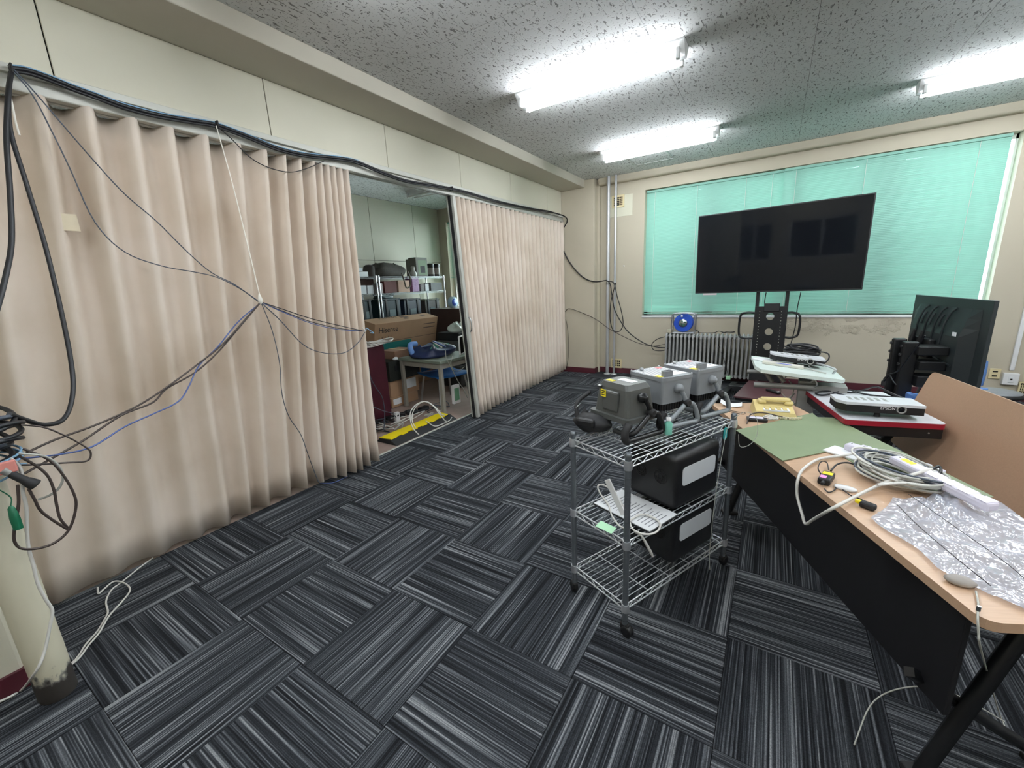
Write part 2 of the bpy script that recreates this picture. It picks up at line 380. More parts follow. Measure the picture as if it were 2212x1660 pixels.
# screen
m_screen, N, L, b = nodes_mat('television_screen_glass')
b.inputs['Base Color'].default_value = (0.006, 0.007, 0.009, 1); b.inputs['Roughness'].default_value = 0.05; b.inputs['Specular IOR Level'].default_value = 0.22

# ------------------------------------------------------------------ the room shell
CEIL = 3.05
def struct(name, mb, mat, parent=None): return mb.obj(name, mat, parent, kind='structure' if parent is None else None)
def bevel_panel(w, d, h, bv=0.004):
    return MB().box((-w/2, -d/2, 0), (w/2, d/2, h), bv)
floor = struct('floor', MB().box((0, -2.5, -0.16), (8, 6, -0.008)), m_fbase)
tile_me = MB().box((-0.2493, -0.2493, -0.008), (0.2493, 0.2493, 0.0), 0.0025).mesh('carpet_tile', m_carpet)
for i in range(14):
    for j in range(-4, 12):
        o = inst(tile_me, 'carpet_tile', floor, (i*0.5+0.25, j*0.5+0.25, random.uniform(-0.0006, 0.0006)), (0, 0, 0 if (i+j) % 2 else math.pi/2))
struct('floor', MB().box((-2.95, -0.8, -0.16), (0, 6, -0.006)), m_sfloor)
struct('trim_1', MB().box((-0.012, 1.50, -0.02), (0.012, 3.25, 0.003)), m_alu)          # threshold strip between the floors
ceil = struct('ceiling', MB().box((0, -2.5, CEIL+0.012), (8, 6, CEIL+0.2)), m_dark)
ys = [-2.45] + [1.74 - 1.84*k for k in (2, 1, 0)] + [3.58, 5.42, 6.0]
xs = [0.40] + [1.29 + 0.922*k for k in range(8)]
xs = [x for x in xs if x < 7.9] + [8.0]
for a in range(len(xs)-1):
    for c in range(len(ys)-1):
        w, d_ = xs[a+1]-xs[a], ys[c+1]-ys[c]
        o = MB().box((-w/2+0.0012, -d_/2+0.0012, 0), (w/2-0.0012, d_/2-0.0012, 0.012), 0.0015).obj('ceiling_board', m_ceil, ceil)
        o.location = ((xs[a]+xs[a+1])/2, (ys[c]+ys[c+1])/2, CEIL)
struct('ceiling', MB().box((-2.8, -0.6, CEIL), (-0.06, 6, CEIL+0.2)), m_ceil)
# window wall (y = 6) with two openings
WX0, WX1, WZ0, WZ1 = 1.285, 5.05, 0.955, 2.80
SX0, SX1 = -2.60, -0.3
wb = MB()
for x0, x1 in ((-2.9, SX0), (SX1, WX0), (WX1, 8.1)): wb.box((x0, 6.0, 0), (x1, 6.22, CEIL+0.1))
for x0, x1 in ((SX0, SX1), (WX0, WX1)): wb.box((x0, 6.0, WZ1), (x1, 6.22, CEIL+0.1)); wb.box((x0, 6.0, 0), (x1, 6.22, WZ0))
struct('wall_back', wb, m_peel)
struct('wall_right', MB().box((8, -2.6, 0), (8.2, 6.22, CEIL+0.1)), m_wall)
# wall behind the camera with two dark corridor windows
YF = -2.4
fw = MB(); holes = [(0.12, 1.02), (1.38, 2.80)]
xx = -0.2
for a, c in holes: fw.box((xx, YF-0.2, 0), (a, YF, CEIL+0.1)); xx = c
fw.box((xx, YF-0.2, 0), (8.2, YF, CEIL+0.1))
for a, c in holes: fw.box((a, YF-0.2, 0), (c, YF, 1.40)); fw.box((a, YF-0.2, 2.36), (c, YF, CEIL+0.1))
struct('wall_front', fw, m_wall)
for n, (a, c) in enumerate(holes):
    w = MB().box((a, YF-0.14, 1.40), (c, YF-0.12, 2.36)).obj('window_%d' % (n+3), m_darkpane, kind='structure')
    f = MB()
    for x in (a, (a+c)/2-0.02, c-0.04): f.box((x, YF-0.12, 1.40), (x+0.04, YF-0.06, 2.36))
    for z in (1.40, 2.32): f.box((a, YF-0.12, z), (c, YF-0.06, z+0.04))
    f.obj('window_frame', m_fix, w)
# partition: board panels above the curtain rail, solid wall further left
wl = struct('wall_left', MB().box((-0.16, -0.62, 2.585), (-0.012, 6.0, CEIL+0.1)).box((-0.16, -2.6, 0), (-0.012, -0.62, CEIL+0.1)), m_dark)
pj_ = [-0.62] + [0.10 + 1.0445*k for k in range(6)] + [5.82]
for a, c in zip(pj_[:-1], pj_[1:]):
    MB().box((-0.012, a+0.003, 2.585), (0.0, c-0.003, 2.94), 0.003).obj('wall_board', m_panel, wl)
for k in range(2):
    a = -0.62 - 0.9*k; MB().box((-0.012, max(a-0.9, -2.4)+0.003, 0.0), (0.0, a-0.003, 2.94), 0.003).obj('wall_board', m_panel, wl)
struct('trim_2', MB().box((-0.012, -2.4, 2.94), (0.40, 6.0, CEIL+0.02), 0.006), m_beam)
struct('trim_3', MB().box((-0.012, 5.82, 0), (0.56, 6.0, CEIL), 0.012).box((0.56, 5.955, 0), (0.60, 6.0, CEIL)), m_wall)
struct('trim_4', MB().box((-0.012, -1.3, 0), (0.585, -0.62, 2.94), 0.01), m_panel)
# boxed pipe run under the ceiling along the window wall
pr = [(5.90, CEIL), (5.90, 2.985)] + [(5.90+0.03*(1-math.cos(t)), 2.985-0.03*math.sin(t)) for t in [k*math.pi/12 for k in range(7)]] + [(6.0, 2.955), (6.0, CEIL)]
tm = Matrix(((0, 0, 1, 0), (1, 0, 0, 0), (0, 1, 0, 0), (0, 0, 0, 1)))
struct('trim_5', MB().prism(pr, 0.60, 8.0, tm), m_wall)
for nm, a, c in (('baseboard_back', (0.60, 5.985, 0), (8, 6.0, 0.088)), ('baseboard_left', (0, 5.805, 0), (0.575, 5.82, 0.088)), ('baseboard_right', (7.985, -2.4, 0), (8, 6, 0.088)), ('baseboard_front', (0, -2.4, 0), (8, -2.385, 0.088))):
    struct(nm, MB().box(a, c, 0.003), m_base)
struct('baseboard_pilaster', MB().box((0.56, 5.82, 0), (0.575, 5.985, 0.088)), m_base)
struct('baseboard_column', MB().box((0, -1.31, 0), (0.597, -0.608, 0.088), 0.003), m_base)
# storage room behind the curtain
sw = struct('wall_storage', MB().box((-2.95, -0.8, 0), (-2.812, 6.2, CEIL+0.1)), m_dark)
sj = [-0.6, 0.3, 1.3, 2.3, 3.3, 4.3, 5.3, 6.0]
for a, c in zip(sj[:-1], sj[1:]):
    for z0, z1 in ((0, 2.04), (2.04, CEIL)):
        MB().box((-2.812, a+0.003, z0+0.003), (-2.80, c-0.003, z1-0.003), 0.002).obj('wall_board', m_panel, sw)
struct('wall_storage_end', MB().box((-2.95, -0.8, 0), (-0.012, -0.6, CEIL+0.1)), m_panel)

# ------------------------------------------------------------------ window, blinds
def window(n, x0, x1, mull):
    w = MB()
    for a, c in ((x0, x0+0.05), (x1-0.02, x1)): w.box((a, 6.12, WZ0), (c, 6.18, WZ1))
    w.box((x0, 6.12, WZ1-0.05), (x1, 6.18, WZ1)); w.box((x0, 6.12, WZ0), (x1, 6.18, WZ0+0.05))
    o = w.obj('window_%d' % n, m_alu, kind='structure')
    for x in mull: MB().box((x-0.035, 6.10, WZ0), (x+0.035, 6.19, WZ1)).obj('mullion', m_alu, o)
    MB().box((x0, 5.985, WZ0-0.03), (x1, 6.12, WZ0), 0.004).obj('window_sill', m_fix, o)
    ed = [x0+0.05] + [x for x in mull] + [x1-0.02]
    for a, c in zip(ed[:-1], ed[1:]): MB().box((a, 6.148, WZ0+0.05), (c, 6.152, WZ1-0.05)).obj('pane', m_glass, o)
    return o
window(1, WX0, WX1, (2.24, 3.19, 4.13))
window(2, SX0, SX1, (-1.56,))
for k, (x0_, x1_) in enumerate(((2.02, 2.34), (3.84, 4.24))):     # unseen concrete columns added outside to shade soft bands onto the blinds
    struct('trim_%d' % (7+k), MB().box((x0_, 6.40, -0.2), (x1_, 6.75, 3.6)), M('grey_concrete', (120, 122, 122), 0.9))
def blind(label, x0, x1, cords, open_low, up=0.0, tl=70, yb_=6.03):
    o = thing('venetian_blind', label, 'blind', ((x0+x1)/2, yb_, WZ0+0.02+up))
    hx = (x1-x0)/2; H = WZ1-WZ0-0.03-up
    MB().box((-hx, -0.02, H-0.03), (hx, 0.02, H), 0.003).obj('head_rail', m_slat, o)
    sl = MB(); z = H-0.035; k = 0
    while z > 0.03:
        low = z < open_low
        tilt = math.radians(tl + random.uniform(-2, 2)) if not low else math.radians(60 + random.uniform(-5, 5))
        sag = random.uniform(-0.002, 0.002)
        pr = []
        for q in (-0.0125, -0.004, 0.004, 0.0125):
            cz = 0.0018*(1 - (q/0.0125)**2)
            pr.append((q*math.cos(tilt) - cz*math.sin(tilt), q*math.sin(tilt) + cz*math.cos(tilt)))
        nx = 6; rows = []
        for a in range(nx+1):
            x = -hx + 0.0005 + (2*hx-0.001)*a/nx; s_ = sag*math.sin(math.pi*a/nx)
            rows.append([(x, y, z + zz + s_) for y, zz in pr])
        sl.grid(rows); z -= 0.0192 if not low else 0.0208
    so = sl.obj('slats', m_slat, o, kind='stuff')
    for cx in cords: MB().cyl((cx-(x0+x1)/2, -0.018, 0.0), (cx-(x0+x1)/2, -0.018, H-0.03), 0.0022, 5).obj('ladder_cord', m_cabw, o)
    MB().box((-hx, -0.012, 0.0), (hx, 0.012, 0.012), 0.003).obj('bottom_rail', m_slat, o)
    return o
blind('teal venetian blind left of the big screen, its lowest slats open', 1.30, 3.035, (1.42, 2.0, 2.6, 2.9), 0.13, yb_=6.062)
blind('teal venetian blind right of the big screen, reaching the window edge', 3.021, 4.975, (3.15, 3.83, 4.75), 0.05)
blind('teal blind half raised in the storage room window behind the curtain', SX0+0.02, SX1-0.02, (-2.2, -1.0), 0.0, 0.75, 6)
# ------------------------------------------------------------------ ceiling lights
def ceiling_light(label, x0, yc, lit=True, group=None, ang=0.0, z=CEIL):
    o = thing('ceiling_light', label, 'ceiling light', (x0+0.655, yc, z), ang, group)
    tx = Matrix(((0, 0, 1, 0), (1, 0, 0, 0), (0, 1, 0, 0), (0, 0, 0, 1)))
    MB().prism([(-0.08, 0), (-0.08, -0.012), (-0.024, -0.090), (0.024, -0.090), (0.08, -0.012), (0.08, 0)], -0.655, 0.655, tx).obj('reflector', m_fix, o)
    for s in (-1, 1):
        MB().cyl((-0.60, s*0.062, -0.094), (0.60, s*0.062, -0.094), 0.0145, 14).obj('tube', m_tube if lit else m_tubeoff, o)
        for e in (-1, 1):
            MB().box((e*0.615-0.013, s*0.062-0.018, -0.115), (e*0.615+0.013, s*0.062+0.018, -0.045), 0.005).obj('tube_socket', m_fix, o)
    return o
ceiling_light('lit twin-tube ceiling light nearest the camera', 1.09, 2.71)
ceiling_light('lit twin-tube ceiling light beside the square ceiling vent', 1.09, 4.67)
ceiling_light('lit twin-tube ceiling light cut off by the right edge, above the window', 3.945, 4.64)
for x, y in ((1.09, 0.75), (3.945, 2.69), (3.945, 0.75), (1.09, -1.2), (3.945, -1.2), (6.4, 0.75), (6.4, 2.69)):
    ceiling_light('lit twin-tube ceiling light outside the picture', x, y, group='ceiling lights outside the picture')
ceiling_light('unlit twin-tube light on the storage room ceiling', -2.05, 4.5, lit=False)
# square ceiling vent
v = thing('ceiling_vent', 'flat square access panel with silver rim in the ceiling', 'ceiling vent', (1.52, 5.30, CEIL))
f = MB()
for a, c in (((-0.25, -0.25), (0.25, -0.235)), ((-0.25, 0.235), (0.25, 0.25)), ((-0.25, -0.235), (-0.235, 0.235)), ((0.235, -0.235), (0.25, 0.235))): f.box((*a, -0.006), (*c, 0))
f.obj('rim', m_steel, v); MB().box((-0.235, -0.235, -0.002), (0.235, 0.235, 0)).obj('panel', m_ceil, v)

# ------------------------------------------------------------------ curtain rail and folding curtains
rail = MB().box((-0.012, -0.62, 2.545), (0.035, 5.82, 2.582), 0.003).box((-0.03, -0.62, 2.515), (0.012, 5.82, 2.545)).box((-0.02, -0.62, 2.475), (0.03, 5.82, 2.52), 0.006).box((-0.04, -0.62, 2.47), (-0.02, 5.82, 2.52))
rail.obj('trim_6', m_alu, kind='structure')
def interp(a, t):
    i = min(int(t), len(a)-2); return a[i] + (a[i+1]-a[i])*(t-i)
def curtain_mesh(yt, xt, yb, xb, z0, z1, amp_t, amp_b, sub=10, rows=14, sharp=1.25, seed=3, ab=None):
    rnd = random.Random(seed); n = len(yt); mb = MB(); P = []
    wob = [rnd.uniform(0.75, 1.2) for _ in range(n+1)]; hem = [rnd.uniform(-0.012, 0.012) for _ in range(n+2)]
    for r in range(rows+1):
        s = r/rows; row = []
        for k in range((n-1)*sub+1):
            t = k/sub; fr = t - int(t)
            c = (0.5+0.5*math.cos(2*math.pi*fr))**sharp          # 1 on a ridge, 0 in a valley
            d = interp(yt, t)*(1-s) + interp(yb, t)*s
            x = interp(xt, t)*(1-s) + interp(xb, t)*s
            a = (amp_t*(1-s) + amp_b*s*(interp(ab, t) if ab else 1))*interp(wob, t)
            x += a*(c-0.85) + 0.004*math.sin(3.1*t + 5*s) * (1-s)*s*4
            z = z1 + (z0 + interp(hem, t)*0.8 - z1)*s
            row.append((x, d + 0.006*math.sin(9*s+t)*s, z))
        P.append(row)
    return mb.grid(P)
yt = [-0.62, -0.42, -0.22, 0.019, 0.185, 0.361, 0.525, 0.701, 0.889, 1.059, 1.19, 1.307, 1.41, 1.474, 1.533, 1.589, 1.647, 1.706]
yb = [-0.66, -0.55, -0.43, -0.21, 0.0, 0.19, 0.36, 0.51, 0.637, 0.799, 0.927, 1.047, 1.143, 1.215, 1.30, 1.369, 1.442, 1.542]
xb = [0.03, 0.04, 0.05, 0.05, 0.045, 0.04, 0.04, 0.04, 0.045, 0.045, 0.05, 0.075, 0.11, 0.15, 0.17, 0.17, 0.17, 0.16]
c1 = thing('folding_curtain', 'wide beige folding curtain left of the opening, draped with cables', 'curtain', (0.03, 0.5, 0))
o = curtain_mesh([y-0.5 for y in yt], [0.0]*len(yt), [y-0.5 for y in yb], [x-0.03 for x in xb], 0.03, 2.475, 0.15, 0.15, sharp=1.5, ab=[0.1, 0.15, 0.2, 0.25, 0.35, 0.5, 0.6, 0.7, 0.75, 0.8, 0.8, 0.85, 0.9, 0.9, 0.9, 0.9, 0.9, 0.9]).obj('curtain_sheet', m_curt, c1)
sm = o.modifiers.new('thickness', 'SOLIDIFY'); sm.thickness = 0.003
MB().box((-0.012, -0.036, 1.95), (-0.008, 0.036, 2.03)).obj('tape_patch', M('yellowed_tape', (214, 200, 172), 0.4), c1).location = (0.022, onx(148, 478, 0.05).y-0.5, onx(148, 478, 0.05).z-1.995)
# right curtain with its metal leading post, foot swung out into the room
n = 26; yt2 = [3.06 + (5.80-3.06)*(k/(n-1))**1.12 for k in range(n)]
yb2 = [3.03 + (5.80-3.03)*(k/(n-1))**1.12 for k in range(n)]
xb2 = [0.17*(1-k/(n-1))**1.15 + 0.0 for k in range(n)]
c2 = thing('folding_curtain', 'narrower beige folding curtain right of the opening with a metal post', 'curtain', (0.03, 4.4, 0))
o = curtain_mesh([y-4.4 for y in yt2], [0.0]*n, [y-4.4 for y in yb2], [x for x in xb2], 0.03, 2.475, 0.085, 0.10, sub=8, seed=8, sharp=1.0).obj('curtain_sheet', m_curt, c2)
sm = o.modifiers.new('thickness', 'SOLIDIFY'); sm.thickness = 0.003
def slant(p0, p1, w, d):
    """upright box whose foot is shifted: p0 foot centre, p1 head centre"""
    mb = MB(); vs = []
    for p in (p0, p1):
        for sx_, sy in ((-1, -1), (1, -1), (1, 1), (-1, 1)): vs.append((p[0]+sx_*w/2, p[1]+sy*d/2, p[2]))
    return mb.add(vs, [(3, 2, 1, 0), (4, 5, 6, 7), (0, 1, 5, 4), (1, 2, 6, 5), (2, 3, 7, 6), (3, 0, 4, 7)])
slant((0.125, -1.385, 0.012), (-0.03, -1.365, 2.47), 0.09, 0.045).obj('leading_post', m_alu, c2)
slant((0.125, -1.415, 0.012), (-0.03, -1.395, 2.47), 0.03, 0.016).obj('rubber_seal', m_rubber, c2)
hd = MB().tube(smooth([(0.105, -1.36, 1.02), (0.125, -1.36, 1.04), (0.13, -1.36, 1.12), (0.115, -1.36, 1.17), (0.10, -1.36, 1.18)], 4), 0.008, 8)
hd.obj('pull_handle', m_steel, c2)

# ------------------------------------------------------------------ pipe at the left with its cables
PX, PY = 0.75, -0.57
pp = MB().lathe([(0.052, 0.0), (0.055, 0.01), (0.0555, 0.2), (0.056, 0.21), (0.055, 0.22), (0.055, 2.93)], n=28)
o = pp.obj('standing_pipe', m_pipe, None, 'cream painted standing pipe with a bare worn foot', 'pipe'); o.location = (PX, PY, 0)
def trace(pts, X0, X1):
    n = len(pts); return [onx(x, y, X0 + (X1-X0)*i/(n-1)) for i, (x, y) in enumerate(pts)]
def rings(name, mat, label, z0, z1, r0, r1, cnt, thick, cat, seed):
    rnd = random.Random(seed); o = thing(name, label, cat, (PX, PY, z0))
    for k in range(cnt):
        r = rnd.uniform(r0, r1); z = (z1-z0)*k/max(cnt-1, 1); tx_, ty = rnd.uniform(-0.35, 0.35), rnd.uniform(-0.1, 0.35)
        pts = []
        for q in range(28):
            a = 2*math.pi*q/28; rr_ = r*(1+0.05*math.sin(2*a+k))
            x, y = rr_*math.cos(a), rr_*math.sin(a); pts.append((x, y, z + x*tx_ + y*ty - 0.02*math.sin(a)**2))
        MB().tube(pts, thick, 6, True).obj('cable_turn', mat[k % len(mat)], o)
    return o
rings('cable_coil', [m_cabk, m_cabk, m_cabk, m_cabgrey], 'thick black cable wound around the standing pipe', 1.0, 1.13, 0.085, 0.135, 9, 0.008, 'cable coil', 4)
rings('cable_coil', [m_cablblue], 'light blue network cable wound around the standing pipe below the black coil', 0.95, 1.0, 0.09, 0.115, 7, 0.004, 'cable coil', 6)
cable('power_cable', [Vector((0.06, 5.80, 2.60))] and trace([(24, 158), (18, 200), (14, 300), (22, 420), (25, 520), (14, 590), (-10, 680), (-60, 830)], 0.07, 0.6), 0.010, m_cabk, 'thick black cable hanging down the extreme left edge', 'cable')
cable('power_cable', trace([(26, 156), (20, 190), (22, 280), (58, 400), (100, 540), (138, 700), (157, 810), (154, 870), (135, 908), (95, 918), (55, 908), (20, 895)], 0.07, 0.80), 0.009, m_cabk, 'thick black cable sweeping from the rail corner into the coil', 'cable')
cable('network_cable', trace([(25, 150), (70, 205), (110, 280), (150, 362), (205, 480), (270, 545), (350, 575), (420, 588), (470, 600), (520, 625), (562, 655)], 0.08, 0.15), 0.003, m_cabgrey, 'thin dark cable sagging lowest from the rail corner to the white knot', 'cable')
cable('network_cable', trace([(30, 150), (80, 205), (140, 275), (205, 350), (270, 420), (340, 480), (400, 540), (455, 588), (505, 614), (560, 652)], 0.08, 0.15), 0.003, m_cabgrey, 'thin dark cable running straightest from the rail corner to the white knot', 'cable')
cable('string', trace([(467, 272), (500, 390), (535, 530), (560, 635)], 0.075, 0.15), 0.0035, M('white_string', (236, 232, 222), 0.8), 'white string hanging from the rail and holding up the cables', 'string')
kn = MB().lathe([(0.002, -0.03), (0.012, -0.02), (0.016, 0.0), (0.010, 0.02), (0.004, 0.04)], n=10).obj('string_knot', MATS['white_string'], None, 'white knot of string where the hanging cables meet', 'knot')
kn.location = onx(562, 648, 0.155)
cable('string', trace([(18, 195), (26, 225), (34, 265), (42, 292)], 0.09, 0.10), 0.004, MATS['white_string'], 'short white string end dangling at the rail corner', 'string')
for k, (nm, mt, lb, off) in enumerate((('network_cable', m_cabk, 'topmost dark cable from the knot to the curtain edge tie', 0), ('network_cable', m_cabk, 'lower dark cable from the knot to the curtain edge tie', 7), ('network_cable', m_cabblue, 'blue cable from the knot to the curtain edge tie', 10))):
    cable(nm, trace([(562, 652), (610, 668+off*0.6), (670, 688+off), (730, 703+off*0.9), (788, 716)], 0.15, 0.19), 0.0032, mt, lb, 'cable')
cable('network_cable', trace([(564, 654), (605, 692), (655, 745), (700, 763), (745, 762), (774, 740), (788, 718)], 0.155, 0.19), 0.0032, m_cabgrey, 'thin cable hanging in a deep loop between knot and curtain edge', 'cable')
cable('network_cable', trace([(565, 656), (588, 715), (604, 785), (609, 850), (624, 900), (650, 940), (668, 990), (685, 1035), (690, 1044)], 0.155, 0.14), 0.003, m_cabgrey, 'thin cable dropping from the knot to the floor', 'cable')
cable('network_cable', [onz(x, y, 0.005) for x, y in ((690, 1044), (704, 1045), (724, 1042), (752, 1029))], 0.003, m_cabblue, 'short blue cable curving out from under the left curtain', 'cable')
cable('network_cable', trace([(560, 656), (530, 690), (480, 745), (430, 785), (370, 830), (310, 870), (250, 900), (190, 925), (120, 950), (58, 978)], 0.15, 0.80), 0.0042, m_cabbrown, 'upper brown-black cable from the knot down to the pipe coil', 'cable')
cable('network_cable', trace([(560, 657), (525, 698), (470, 762), (420, 806), (360, 840), (330, 870), (262, 898), (180, 952), (110, 992), (52, 1024)], 0.15, 0.80), 0.0042, m_cabbrown, 'lower brown-black cable from the knot down to the pipe plug', 'cable')
cable('network_cable', trace([(561, 656), (515, 695), (470, 750), (430, 790), (408, 835), (385, 868), (330, 895), (270, 922), (200, 965), (130, 982), (35, 992)], 0.15, 0.80), 0.0036, m_cabblue, 'blue cable from the knot down to the pipe coil', 'cable')
cable('power_cable', trace([(42, 986), (80, 1008), (104, 1030), (117, 1061), (122, 1090), (130, 1121), (147, 1144), (93, 1109), (75, 1080), (62, 1057)], 0.84, 0.86), 0.0048, m_cabbrown, 'dark flex with a sharp bend hanging under the coil', 'cable')
cable('power_cable', trace([(50, 970), (104, 993), (135, 1025), (159, 1066), (164, 1097), (150, 1143), (120, 1172), (84, 1185), (48, 1186), (32, 1172), (31, 1145), (40, 1090), (38, 1048)], 0.85, 0.87), 0.0045, m_cabbrown, 'dark flex hanging in the widest loop under the coil', 'cable')
cable('power_cable', trace([(45, 918), (96, 924), (145, 944), (183, 965), (196, 979), (188, 996), (145, 1000), (60, 1005), (20, 1003)], 0.82, 0.82), 0.0034, m_cabbrown, 'thin brown cable looping out to the right of the coil', 'cable')
cable('power_cable', trace([(40, 980), (96, 986), (125, 1005), (136, 1030), (128, 1054), (108, 1070), (82, 1080)], 0.86, 0.82), 0.004, m_cabg, 'pale grey flex curling out under the coil', 'cable')
cable('extension_flex', trace([(22, 990), (43, 1010), (49, 1037), (49, 1061), (57, 1097), (58, 1145), (62, 1185), (72, 1222), (82, 1262), (99, 1296), (113, 1320), (108, 1353), (97, 1405)], 0.84, 0.85) + [onx(84, 1440, 0.86), onx(70, 1462, 0.82)] + [onz(x, y, 0.008) for x, y in ((48, 1490), (24, 1505), (-20, 1525))], 0.0052, m_cabw, 'white flex running down the front of the standing pipe', 'cable')
cable('extension_flex', [onz(x, y, 0.006) for x, y in ((60, 1470), (148, 1436), (169, 1418), (186, 1392), (210, 1365), (228, 1335), (233, 1322), (229, 1300), (241, 1275), (262, 1259), (300, 1228), (330, 1206))], 0.0042, m_cabw, 'white flex on the carpet running in under the left curtain', 'cable')
cable('extension_flex', [onz(x, y, 0.014) for x, y in ((150, 1440), (172, 1421), (192, 1394), (214, 1368), (236, 1331), (264, 1300), (281, 1275), (268, 1260), (246, 1257), (226, 1272), (213, 1283), (211, 1270))], 0.0042, m_cabw, 'white flex loop on the carpet beside the standing pipe', 'cable')
pl = thing('cable_connector', 'round black locking connector dangling from the coil', 'connector', onx(58, 1040, 0.86))
T = frame((0, 0, 0), onx(76, 1048, 0.86)-onx(40, 1032, 0.86), (0, 0, 1))
MB().lathe([(0.010, -0.075), (0.016, -0.06), (0.018, -0.005), (0.021, 0.0), (0.026, 0.03), (0.026, 0.036), (0.020, 0.036), (0.018, 0.02), (0.0, 0.02)], 'x', 18, T).obj('shell', m_rubber, pl)
MB().lathe([(0.017, -0.10), (0.015, -0.072)], 'x', 12, T).obj('cable_grip', m_gsteel, pl); pl.scale = (0.75,)*3
gp = thing('earth_plug', 'green earth plug hanging on a thin wire', 'plug', onx(32, 1120, 0.87))
MB().lathe([(0.006, 0.062), (0.013, 0.05), (0.019, 0.0), (0.018, -0.055)], n=6).obj('body', M('green_plug', (12, 92, 62), 0.45), gp)
MB().tube(smooth([(0, 0, 0.06), (-0.01, 0.01, 0.10), (-0.01, -0.02, 0.16)], 4), 0.0025, 6).obj('wire', MATS['green_plug'], gp); gp.scale = (0.75,)*3
pt = MB().box((-0.006, -0.03, -0.022), (0.006, 0.03, 0.022), 0.005).obj('cable_tag', M('pink_tape', (206, 132, 122), 0.6), None, 'pink tape wrapped on the cables at the left edge', 'tag'); pt.location = onx(8, 1012, 0.86)

# ------------------------------------------------------------------ cable run along the rail
run = [(22, 150), (60, 155), (110, 172), (160, 192), (210, 210), (270, 232), (340, 250), (410, 262), (468, 272), (540, 298), (600, 322), (660, 336), (738, 344), (775, 352), (830, 375), (880, 392), (940, 402), (1000, 414), (1080, 437), (1150, 452), (1190, 459)]
tail = [(1198, 468), (1208, 512), (1222, 552), (1240, 580), (1262, 601), (1285, 609), (1308, 606)]
def runpath(dx, dz): return [onx(x, y, 0.062+dx) + Vector((0, 0, dz)) for x, y in run]
cable('power_cable', runpath(0, 0.006) + [Vector((0.12, 5.78, onx(1198, 468, 0.1).z)), *[ony(x, y, 5.80) for x, y in tail[1:6]], ony(1310, 606, 5.78)], 0.0095, m_cabk, 'thickest black cable along the curtain rail, dropping to the corner pipes', 'cable')
cable('power_cable', runpath(0.008, -0.008), 0.0072, m_cabk, 'black cable strapped beneath the thick one along the curtain rail', 'cable')
cable('network_cable', runpath(-0.008, 0.018)[:14], 0.0035, m_cablblue, 'pale blue cable on top of the cable run along the left curtain', 'cable')
cable('network_cable', [onx(x, y, 0.06) for x, y in ((468, 272), (500, 300), (540, 340), (580, 362), (625, 372), (660, 365), (700, 348))], 0.003, m_cabk, 'thin wire drooping below the rail at the top of the left curtain', 'cable')
for k, (x, y) in enumerate(((24, 150), (468, 270), (975, 408))):
    p = onx(x, y, 0.062); MB().box((-0.022, -0.004, -0.02), (0.022, 0.004, 0.022), 0.003).obj('cable_tie', m_rubber, None, ('cable tie at the left end of the rail cables', 'cable tie above the white string', 'cable tie above the curtain opening')[k], 'cable tie').location = p

# ------------------------------------------------------------------ corner pipes, vents, cables by the window
for lb, x, y, r, px_ in (('thicker silver pipe standing in the far corner', 0.775, 5.85, 0.026, 0), ('thinner silver pipe standing in the far corner beside a thicker one', 0.885, 5.86, 0.018, 0)):
    o = thing('corner_pipe', lb, 'pipe', (x, y, 0))
    MB().cyl((0, 0, 0.008), (0, 0, CEIL-0.001), r, 16).obj('shaft', m_pole, o)
    MB().lathe([(r+0.03, 0.0), (r+0.03, 0.006), (r+0.006, 0.012)], n=18).obj('foot_flange', m_pole, o)
    MB().lathe([(r+0.004, 1.46), (r+0.006, 1.47), (r+0.006, 1.49), (r+0.004, 1.50)], n=18).obj('clamp_ring', m_steel, o)
def vent(label, x0, x1, z0, z1, y, cols, rows_, patch=None):
    o = thing('wall_vent', label, 'vent', ((x0+x1)/2, y, z0)); hx = (x1-x0)/2; H = z1-z0; b_ = 0.14*(x1-x0)
    MB().box((-hx+0.003, -0.004, 0.003), (hx-0.003, -0.001, H-0.003)).obj('dark_duct', m_dark, o)
    f = MB().box((-hx, -0.014, 0), (-hx+b_, 0, H)).box((hx-b_, -0.014, 0), (hx, 0, H)).box((-hx+b_, -0.014, 0), (hx-b_, 0, b_)).box((-hx+b_, -0.014, H-b_), (hx-b_, 0, H))
    f.obj('vent_frame', m_ivory, o)
    w = 2*(hx-b_); h = H-2*b_
    for k in range(1, cols): x = -hx+b_+w*k/cols; MB().box((x-0.0025, -0.011, b_), (x+0.0025, -0.004, H-b_)).obj('grille_bar', m_ivory, o)
    for k in range(1, rows_): z = b_+h*k/rows_; MB().box((-hx+b_, -0.012, z-0.0025), (hx-b_, -0.005, z+0.0025)).obj('grille_bar', m_ivory, o)
    return o
p0 = ony(1325, 450, 5.99); p1 = ony(1349, 420, 5.99)
vent('ivory wall vent high up behind the thin corner pipe', p0.x-0.02, p1.x, p0.z+0.0, p1.z, 5.994, 6, 5)
a, c = ony(1318, 471, 5.998), ony(1367, 418, 5.998)
MB().box((a.x-0.03, 5.994, a.z), (c.x, 5.9995, c.z)).obj('painted_patch', M('pale_patch', (206, 204, 184), 0.7, var=0.03), None, 'pale square patch on the wall around the high vent', 'wall patch')
p0 = ony(1322, 794, 5.99); p1 = ony(1343, 776, 5.99)
vent('ivory wall vent low down just above the baseboard by the corner pipes', p0.x-0.02, p1.x, p0.z, p1.z, 5.992, 5, 3)
p0 = ony(2195, 852, 5.99); p1 = ony(2235, 826, 5.99)
vent('ivory wall vent low on the window wall at the right edge', p0.x, p1.x, p0.z, p1.z, 5.992, 6, 4)
Y = 5.83
